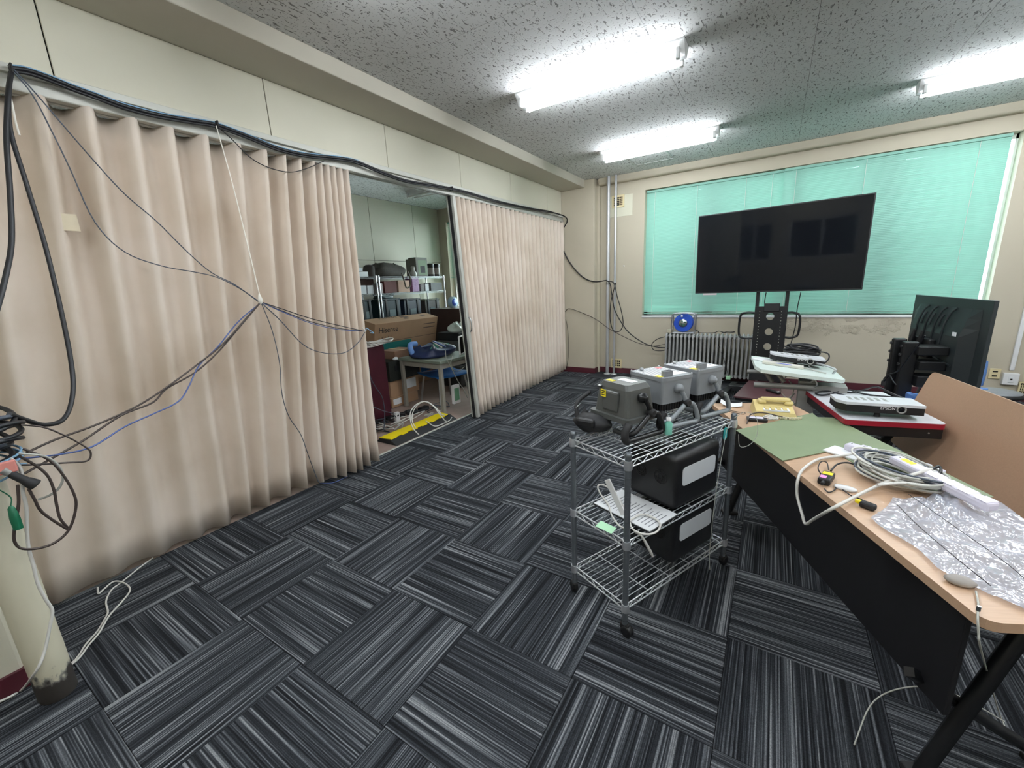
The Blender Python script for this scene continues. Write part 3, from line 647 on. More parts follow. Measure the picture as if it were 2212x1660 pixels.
cable('power_cable', [ony(x, y, 5.81) for x, y in ((1310, 606), (1318, 614), (1322, 640), (1328, 670), (1344, 700), (1362, 722), (1392, 742), (1418, 750), (1440, 752))], 0.008, m_cabk, 'black cable from the corner pipes along the wall to the radiator', 'cable')
cable('power_cable', [ony(x, y, 5.80) for x, y in ((1312, 608), (1326, 612), (1333, 640), (1342, 672), (1346, 700), (1338, 716), (1325, 714), (1318, 690), (1320, 650), (1330, 612))], 0.007, m_cabk, 'black cable loop hanging on the corner pipes', 'cable')
cable('network_cable', [ony(x, y, 5.79) for x, y in ((1221, 674), (1230, 667), (1262, 678), (1290, 692), (1312, 708), (1340, 724), (1380, 742), (1410, 748), (1436, 744))], 0.005, m_cabbrown, 'thin brown cable crossing the pilaster towards the radiator', 'cable')
cable('power_cable', [ony(x, y, 5.80) for x, y in ((1436, 728), (1420, 733), (1408, 744), (1412, 756), (1430, 758), (1448, 752))], 0.006, m_cabk, 'small black cable loop at the end of the radiator', 'cable')
cable('network_cable', [ony(x, y, 5.80) for x, y in ((1222, 690), (1226, 710), (1228, 745), (1227, 775), (1224, 796))], 0.004, m_cabbrown, 'thin cable hanging at the far end of the right curtain', 'cable')

# ------------------------------------------------------------------ radiator and cord reel
rx0, rx1 = 1.70, 2.97; ns = 24
rd = thing('radiator', 'long grey cast radiator under the window', 'radiator', (rx0, 5.80, 0))
pit = (rx1-rx0)/ns
sec = MB()
def stad(hx, hy, n=5):
    out = []
    for c_, a0 in ((hy-hx, 0), (-(hy-hx), 180)):
        for k in range(n+1):
            t = math.radians(a0 + 180*k/n); out.append((hx*math.cos(t), c_ + hx*math.sin(t)))
    return out
for yc in (-0.055, 0.055):
    pts = stad(0.0145, 0.035); sec.prism(pts, 0.10, 0.685, Matrix.Translation((0, yc, 0)), True)
for zz in (0.67, 0.115): sec.tube([(0, -0.07, zz), (0, 0.07, zz)], 0.022, 10)
sec.tube(smooth([(0, -0.085, 0.64), (0, -0.075, 0.685), (0, -0.03, 0.70), (0, 0.03, 0.70), (0, 0.075, 0.685), (0, 0.085, 0.64)], 3), 0.0145, 8)
sm_ = sec.mesh('radiator_section', m_rad)
for k in range(ns): inst(sm_, 'radiator_section', rd, (pit*(k+0.5), 0, 0))
MB().cyl((0.0, 0, 0.67), (rx1-rx0, 0, 0.67), 0.02, 10).obj('top_header', m_rad, rd); MB().cyl((0, 0, 0.115), (rx1-rx0+0.05, 0, 0.115), 0.02, 10).obj('bottom_header', m_rad, rd)
for x in (0.04, rx1-rx0-0.04): MB().box((x-0.012, -0.05, 0), (x+0.012, 0.05, 0.11), 0.004).obj('foot', m_rad, rd)
va = thing('radiator_valve', 'small white plug on a wire against the radiator', 'plug', ony(1573, 817, 5.70)); MB().box((-0.03, -0.02, -0.02), (0.03, 0.02, 0.03), 0.008).obj('body', m_note, va)
MB().tube(smooth([(0, 0, 0.02), (-0.05, 0.0, 0.2), (-0.12, 0.02, 0.38), (-0.18, 0.09, 0.50)], 5), 0.004, 6).obj('wire', m_cabk, va)
q = ony(1477, 695, 5.79)
rl = thing('cord_reel', 'blue extension cord reel in a metal frame standing on the radiator', 'cord reel', (q.x, 5.79, 0.716))
fr_ = [(-0.155, 0, 0.03), (-0.155, 0, 0.24), (-0.12, 0, 0.285), (0.12, 0, 0.285), (0.155, 0, 0.24), (0.155, 0, 0.03), (0.13, 0, 0.008), (-0.13, 0, 0.008)]
for yy in (-0.06, 0.06): MB().tube([Vector(p)+Vector((0, yy, 0)) for p in smooth(fr_, 4, True)], 0.008, 8, True).obj('frame_loop', m_steel, rl)
for x in (-0.155, 0.155): MB().cyl((x, -0.06, 0.10), (x, 0.06, 0.10), 0.006).obj('frame_bar', m_steel, rl)
Tz = Matrix.Translation((0, 0, 0.15))
MB().lathe([(0.125, -0.052), (0.13, -0.048), (0.13, -0.040), (0.08, -0.038), (0.08, 0.038), (0.13, 0.040), (0.13, 0.050), (0.0, 0.050)], 'y', 32, Tz).obj('drum', m_blue, rl)
MB().lathe([(0.06, -0.056), (0.064, -0.05), (0.125, -0.05)], 'y', 32, Tz).obj('drum_face', m_blue, rl)
MB().lathe([(0.0, -0.064), (0.05, -0.064), (0.06, -0.056), (0.06, -0.05)], 'y', 24, Tz).obj('socket_hub', m_steel, rl)
for k in range(4):
    a = k*math.pi/2+0.4; MB().box((-0.012, -0.068, -0.008), (0.012, -0.063, 0.008)).obj('socket', M('green_socket', (20, 90, 60), 0.4), rl).location = (0.03*math.cos(a), 0, 0.15+0.03*math.sin(a))
MB().lathe([(0.0, -0.057), (0.016, -0.057), (0.016, -0.05)], 'y', 14, Matrix.Translation((-0.02, 0, 0.25))).obj('crank_hole', m_white, rl)
cable('power_cable', [(q.x+0.17, 5.78, 0.76), (q.x+0.21, 5.79, 0.74), (q.x+0.22, 5.80, 0.722), (2.35, 5.82, 0.722), (2.42, 5.80, 0.75), (2.5, 5.82, 0.726), (2.62, 5.80, 0.74), (2.55, 5.78, 0.75), (2.45, 5.80, 0.722)], 0.005, m_cabk, 'black cable lying along the top of the radiator', 'cable')
wp = MB().box((-0.04, -0.03, 0), (0.04, 0.03, 0.05), 0.006).obj('valve_cover', m_wall, None, 'small cream block on the left end of the radiator', 'block'); wp.location = (1.76, 5.80, 0.716)

# ------------------------------------------------------------------ sockets on the wall to the right
o = thing('wall_socket', 'beige twin wall socket beside the boxed one', 'socket', ony(2148, 808, 5.994))
MB().box((-0.045, -0.01, -0.055), (0.045, 0.006, 0.06), 0.004).obj('plate', m_ivory, o)
for z in (-0.022, 0.028): MB().box((-0.02, -0.013, z-0.008), (0.02, -0.009, z+0.008), 0.003).obj('socket_hole', m_dark, o)
o = thing('wall_socket', 'white surface-mounted socket box at the foot of the conduit', 'socket', ony(2182, 820, 5.97))
MB().box((-0.06, -0.02, -0.06), (0.06, 0.03, 0.07), 0.006).obj('box', m_white, o); MB().box((-0.022, -0.026, -0.03), (0.022, -0.019, 0.035), 0.004).obj('socket_plate', m_fix, o)
MB().box((-0.008, -0.028, -0.005), (0.008, -0.025, 0.012)).obj('socket_hole', m_dark, o)
p = ony(2185, 800, 5.985)
MB().box((-0.018, -0.014, 0.0), (0.018, 0.012, 1.9), 0.003).obj('cable_conduit', m_white, None, 'white cable conduit up the window wall at the right edge', 'conduit').location = (p.x, 5.986, p.z)
for lb, x, y in (('small picture nail left of the window', 1348, 575),):
    MB().lathe([(0.006, 0), (0.012, -0.008), (0.0, -0.012)], 'y', 10).obj('wall_hook', m_fix, None, 'small white hook on the wall left of the window', 'hook').location = ony(x, y, 5.999)
# ------------------------------------------------------------------ wire cart
CA = math.atan2(-0.412, 0.911)
CO = Vector((2.627, 1.215, 0)); CM = Matrix.Translation(CO) @ Matrix.Rotation(CA, 4, 'Z'); CI = CM.inverted()
def cl(px, py, z): return CI @ onz(px, py, z)                    # pixel -> cart-local point at height z
cart = thing('wire_cart', 'chrome wire shelf cart on black casters', 'cart', CO, CA)
HX, HY = 0.16, 0.38
pm_ = MB().cyl((0, 0, 0.055), (0, 0, 0.838), 0.0125, 14)
for k in range(26): pm_.lathe([(0.0125, 0), (0.0136, 0.002), (0.0125, 0.004)], n=12, T=Matrix.Translation((0, 0, 0.11+k*0.0275)))
pm_.lathe([(0.0135, 0.83), (0.0145, 0.835), (0.0145, 0.842), (0.010, 0.848)], n=14)
post_me = pm_.mesh('post', M('grey_chrome_post', (112, 118, 124), 0.28, metal=0.6, var=0.05))
cst = MB().lathe([(0.009, 0.055), (0.009, 0.075), (0.014, 0.075)], n=10).box((-0.012, -0.02, 0.03), (0.012, 0.022, 0.06), 0.006).mesh('caster', m_rubber)
whl = MB().lathe([(0.012, -0.014), (0.024, -0.014), (0.0265, -0.009), (0.0265, 0.009), (0.024, 0.014), (0.012, 0.014)], 'x', 18).mesh('caster_wheel', m_black)
for sx_ in (-1, 1):
    for sy in (-1, 1):
        inst(post_me, 'post', cart, (sx_*HX, sy*HY, 0))
        c_ = inst(cst, 'caster', cart, (sx_*HX, sy*HY, 0), (0, 0, random.uniform(-1.5, 1.5)))
        inst(whl, 'caster_wheel', c_, (0, 0.012, 0.0265))
def wire_shelf(hx, hy, mat):
    f = MB()
    for z in (0.0, -0.026):
        for s in (-1, 1):
            f.cyl((s*hx, -hy, z), (s*hx, hy, z), 0.0034, 6); f.cyl((-hx, s*hy, z), (hx, s*hy, z), 0.0034, 6)
    for s in (-1, 1):
        for ln, ax in ((hy, 1), (hx, 0)):
            k = int(2*ln/0.035); pts = []
            for q in range(k+1):
                v = -ln + 0.02 + (2*ln-0.04)*q/k; z = -0.001 if q % 2 else -0.025
                pts.append((s*hx, v, z) if ax else (v, s*hy, z))
            f.tube(pts, 0.0022, 5)
    for sx_ in (-1, 1):
        for sy in (-1, 1): f.lathe([(0.0165, -0.032), (0.018, -0.02), (0.016, 0.006)], n=12, T=Matrix.Translation((sx_*hx, sy*hy, 0)))
    g = MB()
    k = int(2*hy/0.021)
    n = int(2*hx/0.026)
    for q in range(1, n): x = -hx + 2*hx*q/n; g.cyl((x, -hy, 0.001), (x, hy, 0.001), 0.0019, 5)
    for q in range(1, 5): y = -hy + 2*hy*q/5; g.cyl((-hx, y, -0.003), (hx, y, -0.003), 0.0026, 5)
    return f, g
f_, g_ = wire_shelf(HX, HY, m_chrome); fm_, gm_ = f_.mesh('shelf_frame', m_chrome), g_.mesh('shelf_wires', m_chrome)
SHZ = (0.15, 0.455, 0.81)
for z in SHZ:
    sh = inst(fm_, 'shelf', cart, (0, 0, z)); inst(gm_, 'shelf_wires', sh)
# power stations
def power_station(label, lx, ly, z):
    p = CM @ Vector((lx, ly, 0)); o = thing('power_station', label, 'power station', (p.x, p.y, z), CA)
    bm = bmesh.new(); bmesh.ops.create_cube(bm, size=1)
    for v in bm.verts: v.co = Vector((v.co.x*0.27, v.co.y*0.36, 0.135+v.co.z*0.27))
    bmesh.ops.bevel(bm, geom=bm.edges[:], offset=0.03, segments=4, affect='EDGES', profile=0.5)
    MB().bm(bm, sm=True).obj('housing', m_black, o)
    for s in (-1, 1): MB().box((-0.05, s*0.11-0.022, 0.262), (0.05, s*0.11+0.022, 0.2725), 0.004).obj('handle_recess', m_dark, o)
    MB().prism([(x, y) for x, y in rrect(-0.13, 0.115, 0.13, 0.205, 0.018)], 0.134, 0.1375, Matrix(((0, 0, 1, 0), (1, 0, 0, 0), (0, 1, 0, 0), (0, 0, 0, 1)))).obj('display_panel', m_frosty, o)
    for s in (-1, 1):
        fn = MB()
        for r in (0.014, 0.024, 0.034): fn.tube([(s*0.055+r*math.cos(a), -0.1815, 0.15+r*math.sin(a)) for a in [q*math.pi/10 for q in range(20)]], 0.0022, 5, True)
        for q in range(8):
            a = q*math.pi/4; fn.cyl((s*0.055+0.012*math.cos(a), -0.1815, 0.15+0.012*math.sin(a)), (s*0.055+0.034*math.cos(a), -0.1815, 0.15+0.034*math.sin(a)), 0.0018, 5)
        fn.obj('fan_grille', m_rubber, o)
    return o
power_station('black portable power station on the middle cart shelf', 0.01, 0.135, 0.458)
power_station('black portable power station on the bottom cart shelf', -0.005, 0.16, 0.153)
# work lamps on the top shelf
def pads(o, w, d_, z, mat): return
def work_lamp(label, lx, ly, drz, dark=False):
    p = CM @ Vector((lx, ly, 0)); o = thing('work_lamp', label, 'work lamp', (p.x, p.y, 0.815), CA+drz)
    H0 = 0.078; body = m_lampd if dark else m_lampg; tub = m_blackm if dark else m_tubeg
    w, d_ = (0.108, 0.088) if dark else (0.115, 0.098)
    # housing: four-sided, slightly tapering towards the lens at the bottom
    def taper(z0, z1, a0, b0, a1, b1, r):
        lo, hi = rrect(-a0, -b0, a0, b0, r), rrect(-a1, -b1, a1, b1, r); n = len(lo)
        mb = MB(); mb.add([(x, y, z0) for x, y in lo] + [(x, y, z1) for x, y in hi], [(i, (i+1) % n, n+(i+1) % n, n+i) for i in range(n)] , False)
        mb.add([(x, y, z0) for x, y in lo], [tuple(range(n-1, -1, -1))]); mb.add([(x, y, z1) for x, y in hi], [tuple(range(n))]); return mb
    if dark:
        taper(H0+0.02, H0+0.14, w, d_, w*0.86, d_*0.86, 0.02).obj('housing', body, o)
        taper(H0+0.14, H0+0.163, w*0.86, d_*0.86, w*0.74, d_*0.74, 0.02).obj('housing_top', body, o)
        MB().prism(rrect(-w-0.018, -d_-0.018, w+0.018, d_+0.018, 0.025), H0, H0+0.022).obj('lens_rim', body, o)
        MB().box((-0.05, -d_-0.006, H0+0.034), (0.05, -d_+0.02, H0+0.13), 0.01).obj('battery_door', body, o)
        s_ = MB().box((-0.016, -0.001, -0.017), (0.016, 0.001, 0.017)).obj('warning_label', m_yel, o); s_.location = (-0.035, -d_-0.008, H0+0.115)
        q = MB()
        for k in range(3): q.box((-0.011, -0.0016, -0.010+k*0.009), (0.011, -0.0004, -0.006+k*0.009))
        q.obj('label_print', m_ink, s_)
        MB().box((-0.045, -0.02, 0), (0.045, 0.02, 0.002)).obj('rating_plate', m_paper, o).location = (0.01, 0.01, H0+0.163)
        t_ = MB().box((-0.02, -0.012, 0), (0.02, 0.012, 0.002)).obj('warning_label', m_yel, o); t_.location = (-0.045, -0.04, H0+0.163)
    else:
        taper(H0+0.035, H0+0.146, w*0.93, d_*0.93, w*0.97, d_*0.97, 0.012).obj('housing', body, o)
        MB().prism(rrect(-w, -d_, w, d_, 0.014), H0+0.146, H0+0.163).obj('lid', body, o)
        taper(H0+0.0, H0+0.035, w*0.82, d_*0.82, w*0.86, d_*0.86, 0.01).obj('heat_sink_core', m_black, o)
        fn = MB()
        for k in range(13): x = -w*0.84+2*w*0.84*k/12; fn.box((x-0.003, -d_*0.92, H0), (x+0.003, d_*0.92, H0+0.038))
        for k in range(11): y = -d_*0.84+2*d_*0.84*k/10; fn.box((-w*0.9, y-0.003, H0), (w*0.9, y+0.003, H0+0.038))
        fn.obj('heat_sink_fins', m_black, o)
        pp_ = MB().box((-w+0.016, -d_+0.014, 0), (w-0.03, d_-0.012, 0.0016)).obj('instruction_sheet', m_paper, o); pp_.location = (0, 0, H0+0.163)
        pr_ = MB()
        for k in range(11):
            y = -d_+0.024+k*0.0145; pr_.box((-w+0.022, y, 0.0016), (-w+0.022+random.uniform(0.08, 0.16), y+0.0045, 0.0022))
        pr_.obj('printed_lines', m_print, pp_)
        MB().box((-w+0.022, d_-0.05, 0.0016), (-w+0.05, d_-0.02, 0.0023)).obj('red_notice', M('red_notice', (220, 120, 120), 0.6), pp_)
        sp = MB(); out = stad(0.016, 0.030); inn = stad(0.011, 0.025); n = len(out)
        sp.add([(x, y, 0) for x, y in out] + [(x, y, 0.026) for x, y in out], [(i, (i+1) % n, n+(i+1) % n, n+i) for i in range(n)], True)
        sp.add([(x, y, 0.026) for x, y in out] + [(x, y, 0.026) for x, y in inn] + [(x, y, 0.004) for x, y in inn], [(i, (i+1) % n, n+(i+1) % n, n+i) for i in range(n)] + [(n+i, n+(i+1) % n, 2*n+(i+1) % n, 2*n+i) for i in range(n)], False)
        sp.add([(x, y, 0.004) for x, y in inn], [tuple(range(n))])
        sp.obj('oval_socket', body, o).location = (w-0.035, -d_+0.06, H0+0.163)
        MB().box((-0.018, -0.014, 0), (0.018, 0.014, 0.0012)).obj('warning_label', m_yel, o).location = (w-0.045, -d_+0.02, H0+0.1645)
        for sx_, sy in ((-1, -1), (1, -1), (-1, 1), (1, 1)): MB().lathe([(0.005, 0), (0.005, 0.004), (0.003, 0.006)], n=8).obj('lid_screw', m_steel, o).location = (sx_*(w-0.008), sy*(d_-0.008), H0+0.163)
    MB().lathe([(0.007, 0), (0.007, 0.006), (0.012, 0.008), (0.012, 0.014), (0.006, 0.017)], n=8).obj('lid_bolt', m_steel, o).location = (-w*0.66, -d_*0.55 if not dark else -d_*0.95, H0+0.163 if not dark else H0+0.13)
    # swivel arms, clamps and the tube stand, on both sides
    for s in (-1, 1):
        xk = s*(w+0.012)
        MB().lathe([(0.022, 0), (0.022, s*0.02), (0.012, s*0.024), (0.012, s*0.032), (0.0, s*0.032)], 'x', 16, Matrix.Translation((s*w*0.95, 0.0, H0+0.105))).obj('pivot_knob', tub if dark else m_lampg, o)
        MB().tube([(xk, 0.0, H0+0.105), (xk+s*0.006, 0.02, H0+0.070), (xk+s*0.012, 0.028, H0+0.042)], 0.011, 10).obj('swivel_arm', tub, o)
        MB().lathe([(0.012, -0.018), (0.019, -0.014), (0.019, 0.014), (0.012, 0.018)], 'x', 12, Matrix.Translation((xk+s*0.014, 0.03, H0+0.036))).obj('clamp_knob', m_rubber, o)
        x2 = xk+s*0.014
        MB().tube(smooth([(x2, 0.03, H0+0.034), (x2, -0.03, H0-0.01), (x2-s*0.004, -0.07, 0.04), (x2-s*0.03, -0.09, 0.03), (x2-s*0.10, -0.092, 0.03)], 5), 0.0115, 10).obj('stand_tube', tub, o)
        MB().tube(smooth([(x2, 0.03, H0+0.036), (x2+s*0.004, 0.072, H0+0.02), (x2+s*0.006, 0.10, 0.035), (x2+s*0.004, 0.092, 0.014), (x2, 0.06, 0.012), (x2, -0.02, 0.012), (x2, -0.10, 0.012), (x2, -0.12, 0.014)], 5), 0.0115, 10).obj('stand_tube', tub, o)
        MB().tube(smooth([(x2, -0.115, 0.012), (x2+s*0.004, -0.134, 0.03), (x2+s*0.004, -0.130, 0.065), (x2, -0.108, 0.085)], 4), 0.0165, 10).obj('rubber_foot', m_rubber, o)
    return o
work_lamp('grey work lamp with a paper-covered lid, middle one on the cart', -0.085, 0.13, -0.16)
work_lamp('grey work lamp with a paper-covered lid, farthest one on the cart', -0.075, 0.385, -0.12)
work_lamp('dark grey work lamp with a yellow label nearest on the cart', -0.085, -0.13, -0.05, True)
bg_ = thing('tool_pouch', 'small black strapped pouch beside the dark work lamp on the cart', 'pouch', CM @ Vector((-0.165, -0.255, 0.815)), CA+0.35)
pc = MB(); rows = []
for i in range(9):
    a = math.pi*i/8; ww = 0.055*math.sin(a)**0.6 if 0 < i < 8 else 0.004
    rows.append([(-0.075+0.15*i/8, ww*math.cos(t)*0.85, 0.038+0.036*math.sin(t)*(ww/0.055) + 0.004*math.sin(5*t+i)) for t in [2*math.pi*q/14 for q in range(14)]])
pc.grid(rows, closed=True).obj('pouch_body', m_rubber, bg_)
MB().box((-0.04, -0.052, 0.03), (0.03, -0.03, 0.066), 0.01).obj('pocket', m_black, bg_)
MB().tube(smooth([(-0.06, 0, 0.05), (-0.07, 0.02, 0.10), (-0.05, 0.08, 0.13)], 5), 0.008, 8).obj('strap', m_rubber, bg_)
MB().tube([(-0.075, 0.01, 0.075), (-0.06, 0.0, 0.09), (-0.055, 0.02, 0.10), (-0.07, 0.03, 0.085)], 0.0025, 6, True).obj('snap_hook', m_steel, bg_); bg_.scale = (1.3, 1.35, 1.25)
bt = thing('plastic_bottle', 'pale green plastic bottle between the work lamps', 'bottle', CM @ Vector((0.075, -0.015, 0.813)), CA)
MB().lathe([(0.016, 0), (0.017, 0.004), (0.017, 0.052), (0.009, 0.062), (0.009, 0.066)], n=16).obj('bottle_body', M('pale_green_plastic', (120, 190, 170), 0.3), bt)
MB().lathe([(0.011, 0.066), (0.011, 0.08), (0.0, 0.082)], n=12).obj('cap', m_white, bt)
tg = MB().prism(rrect(-0.014, -0.03, 0.014, 0.03, 0.012), -0.002, 0.002).obj('plastic_tag', m_tealp, None, 'teal plastic tag hanging at the rear corner of the cart', 'tag')
tg.matrix_world = Matrix.Translation(CM @ Vector((0.166, 0.30, 0.765))) @ Matrix.Rotation(CA+math.pi/2, 4, 'Z') @ Matrix.Rotation(math.pi/2, 4, 'X')
P = lambda x, y, z: CM @ Vector((x, y, z))
cable('wire', [P(0.172, 0.30, 0.79), P(0.178, 0.27, 0.70), P(0.18, 0.24, 0.55), P(0.18, 0.22, 0.35), P(0.18, 0.215, 0.15), P(0.185, 0.22, 0.06)], 0.0016, m_cabg, 'thin grey wire hanging down the long side of the cart', 'wire')
cable('wire', [P(0.17, 0.36, 0.83), P(0.20, 0.40, 0.86), P(0.235, 0.44, 0.83), P(0.24, 0.45, 0.74), P(0.22, 0.43, 0.69), P(0.19, 0.40, 0.68), P(0.178, 0.40, 0.74)], 0.0014, m_cabg, 'thin wire looped around the rear post of the cart', 'wire')
# papers, cable and note on the middle shelf
cb = [cl(1290, 1094, 0.462), cl(1340, 1058, 0.462), cl(1463, 1113, 0.462), cl(1397, 1148, 0.462)]
ctr = sum((Vector(v) for v in cb), Vector())/4
ax_ = (cb[2]-cb[1]).normalized(); ay_ = (cb[1]-cb[0]).normalized()
hw, hh = (cb[2]-cb[1]).length/2, (cb[1]-cb[0]).length/2
pl_ = thing('document_folder', 'clear folder of printed pages on the middle cart shelf', 'folder'); pl_.matrix_world = CM @ frame((ctr.x, ctr.y, 0.459), ax_, ay_)
MB().box((-hw, -hh, 0), (hw, hh, 0.006), 0.002).obj('backing_board', m_black, pl_)
pg = MB().box((-hw+0.004, -hh+0.004, 0.006), (hw-0.004, hh-0.004, 0.009)).obj('page', m_paper, pl_)
pr_ = MB()
for k in range(15):
    x = -hw+0.03+k*(2*hw-0.06)/14
    pr_.box((-hw+0.02+k*(2*hw-0.05)/14, -hh+0.03, 0.009), (-hw+0.024+k*(2*hw-0.05)/14, -hh+0.03+random.uniform(0.5, 1.6)*hh*0.9, 0.0095))
pr_.obj('printed_lines', m_print, pg)
sn = MB().box((-0.038, -0.026, 0), (0.038, 0.026, 0.001)).obj('sticky_note', m_note, None, 'pale green sticky note on the middle cart shelf', 'note')
q = cl(1309, 1140, 0.465); sn.matrix_world = CM @ Matrix.Translation((q.x, q.y, 0.466)) @ Matrix.Rotation(0.3, 4, 'Z') @ Matrix.Rotation(0.12, 4, 'Y')
a_, c_ = CM @ Vector(cl(1347, 1112, 0.475)), CM @ Vector(cl(1347, 1112, 0.475)) + Vector((-0.045, 0.02, 0.11))
wl_ = MB().box((-0.014, -0.004, 0), (0.014, 0.004, 0.17), 0.002).obj('white_strip', m_white, None, 'white plastic strip leaning upright on the middle cart shelf', 'strip')
wl_.matrix_world = Matrix.Translation(a_) @ Matrix.Rotation(CA+0.3, 4, 'Z') @ Matrix.Rotation(-0.5, 4, 'Y')
cable('usb_cable', [CM @ cl(x, y, z) for x, y, z in ((1350, 1100, 0.475), (1335, 1075, 0.49), (1318, 1057, 0.51), (1300, 1047, 0.52), (1291, 1053, 0.51), (1300, 1072, 0.485), (1315, 1092, 0.472), (1322, 1115, 0.472), (1340, 1138, 0.472), (1360, 1140, 0.475))], 0.004, m_cabw, 'white cable looping above the folder on the cart', 'cable')
cable('usb_cable', [CM @ cl(x, y, z) for x, y, z in ((1360, 1125, 0.475), (1385, 1112, 0.478), (1410, 1118, 0.476), (1426, 1132, 0.474), (1420, 1148, 0.472), (1400, 1155, 0.472), (1375, 1150, 0.472), (1362, 1135, 0.472), (1358, 1110, 0.475))] + [], 0.0045, m_cabw, 'white cable lying in a ring on the folder', 'cable')
e0 = CM @ cl(1372, 1150, 0.46)
cable('usb_cable', [e0, CM @ Vector((0.172, -0.30, 0.455)), CM @ Vector((0.18, -0.285, 0.42)), CM @ Vector((0.18, -0.25, 0.36)), CM @ Vector((0.182, -0.235, 0.335)), CM @ Vector((0.18, -0.25, 0.37)), CM @ Vector((0.175, -0.29, 0.44)), CM @ Vector((0.15, -0.30, 0.468))], 0.0042, m_cabw, 'white cable end hanging over the side of the middle cart shelf', 'cable')

# ------------------------------------------------------------------ long table in front, with everything on it
TO = Vector((3.154, 1.316, 0)); TA = math.atan2(0.427, 0.904); TM = Matrix.Translation(TO) @ Matrix.Rotation(TA, 4, 'Z'); TI = TM.inverted()
def tp(off, a, z): return TM @ Vector((off, -a, z))              # table coordinates: off = across, a = along towards the camera
def tz(px, py, z): return onz(px, py, z)
TD = 0.47; ZT = 0.70
tb = thing('training_table', 'long beech training table with black modesty panel, desk mats on top', 'table', TO, TA)
MB().prism(rrect(0, -0.862, TD, 0.936, 0.035, 6), ZT-0.026, ZT).obj('table_top', m_wood, tb)
MB().box((0.052, -0.77, 0.315), (0.068, 0.85, 0.66), 0.003).obj('modesty_panel', m_blacksh, tb)
for a in (0.70, -0.78):
    y = -a
    MB().tube([(0.30, y, 0.66), (0.10, y, 0.015)], 0.026, 4).obj('leg', m_blackm, tb)
    MB().tube([(0.02, y+0.01, 0.37), (0.50, y+0.06, 0.015)], 0.018, 4).obj('leg_brace', m_blackm, tb)
    MB().box((0.03, y-0.02, 0.645), (TD-0.04, y+0.02, 0.674), 0.003).obj('leg_bracket', m_blackm, tb)
    MB().box((0.06, y-0.025, 0.0), (0.15, y+0.025, 0.02), 0.004).obj('foot', m_rubber, tb); MB().box((0.44, y+0.035, 0.0), (0.53, y+0.085, 0.02), 0.004).obj('foot', m_rubber, tb)
MB().box((0.07, -0.70, 0.63), (0.10, 0.78, 0.674)).obj('under_rail', m_blackm, tb)
def tpoly(name, pts, z0, z1, mat, label, cat): return MB().prism([(TM @ Vector((o_, -a_, 0)))[:2] for a_, o_ in pts], z0, z1).obj(name, mat, None, label, cat)
tpoly('desk_mat', [(-0.66, 0.26), (-0.62, 0.545), (0.269, 0.545), (0.30, 0.445), (0.18, 0.27)], ZT+0.0005, ZT+0.0025, m_green, 'long green desk mat partly under the white cables', 'desk mat')
tpoly('desk_mat', [(-0.411, -0.05), (-0.022, -0.008), (-0.19, 0.375), (-0.695, 0.48)], ZT+0.003, ZT+0.0065, m_green, 'green desk mat nearest the cart, its corner over the table edge', 'desk mat')
# multi-socket strips
def socket_strip(label, p0, p1, n, tilt=0.0, mat=None):
    p0, p1 = Vector(p0), Vector(p1); L_ = (p1-p0).length
    o = thing('power_strip', label, 'power strip'); o.matrix_world = frame(p0, p1-p0, Vector((0, 0, 1)).cross(p1-p0)) @ Matrix.Rotation(tilt, 4, 'X')
    mt = mat or m_lilac
    MB().box((0, -0.024, 0), (L_, 0.024, 0.032), 0.009).obj('strip_body', mt, o)
    for k in range(n):
        x = 0.05+(L_-0.09)*k/n; w = (L_-0.09)/n
        b_ = MB().box((x+0.003, -0.019, 0.03), (x+w-0.003, 0.019, 0.0375), 0.003).obj('socket_block', mt, o)
        for s in (-1, 1): MB().box((x+w/2-0.006, s*0.006-0.001, 0.037), (x+w/2+0.006, s*0.006+0.001, 0.0382)).obj('socket_slot', m_dark, b_)
    MB().lathe([(0.003, 0.0318), (0.003, 0.0335)], n=8).obj('pilot_light', m_ink, o).location = (0.02, 0, 0)
    return o
socket_strip('white power strip lying on the desk mats behind the coiled cables', tp(0.325, -0.15, ZT+0.008), tp(0.478, 0.15, ZT+0.010), 6)
s2 = socket_strip('white power strip resting on the cable coil and plastic bag', tp(0.335, 0.10, ZT+0.055), tp(0.395, 0.425, ZT+0.03), 0)
for k in range(4): MB().box((0.14+0.05*k, -0.0225, 0.0315), (0.175+0.05*k, 0.0225, 0.0325)).obj('socket_cover', m_lilac, s2)
MB().box((0.03, -0.012, 0.031), (0.075, 0.012, 0.0326)).obj('yellow_label', m_yel, s2)
# cable tangle on the table
rnd = random.Random(5)
cp = thing('cable_bundle', 'bundle of coiled off-white cables in the middle of the long table', 'cable bundle', tp(0.325, 0.13, ZT+0.007), TA)
for k in range(20):
    rx_, ry_ = rnd.uniform(0.06, 0.115), rnd.uniform(0.10, 0.175); z = 0.006+0.0028*k; ph = rnd.uniform(-0.3, 0.3); cx, cy = rnd.uniform(-0.015, 0.015), rnd.uniform(-0.025, 0.02)
    pts = []
    for q in range(30):
        t = 2*math.pi*q/30; x, y = rx_*math.cos(t)+0.006*math.sin(3*t+k), ry_*math.sin(t)
        pts.append((cx+x*math.cos(ph)-y*math.sin(ph), cy+x*math.sin(ph)+y*math.cos(ph), z+0.005*math.sin(2*t+k)))
    MB().tube(pts, 0.0042, 6, True).obj('cable_turn', (m_cabw, m_cabg, m_cabw, m_cabg, m_cabgrey)[k % 5], cp)
def tt(px, py, z): return TI @ onz(px, py, z)
edge = lambda px, py, off: None
def onoff(px, py, off):
    n_ = Vector((0.904, 0.427, 0)); p0 = TO + n_*off; d = ray(px, py); t = (p0-CAM).dot(n_)/d.dot(n_); return CAM + d*t
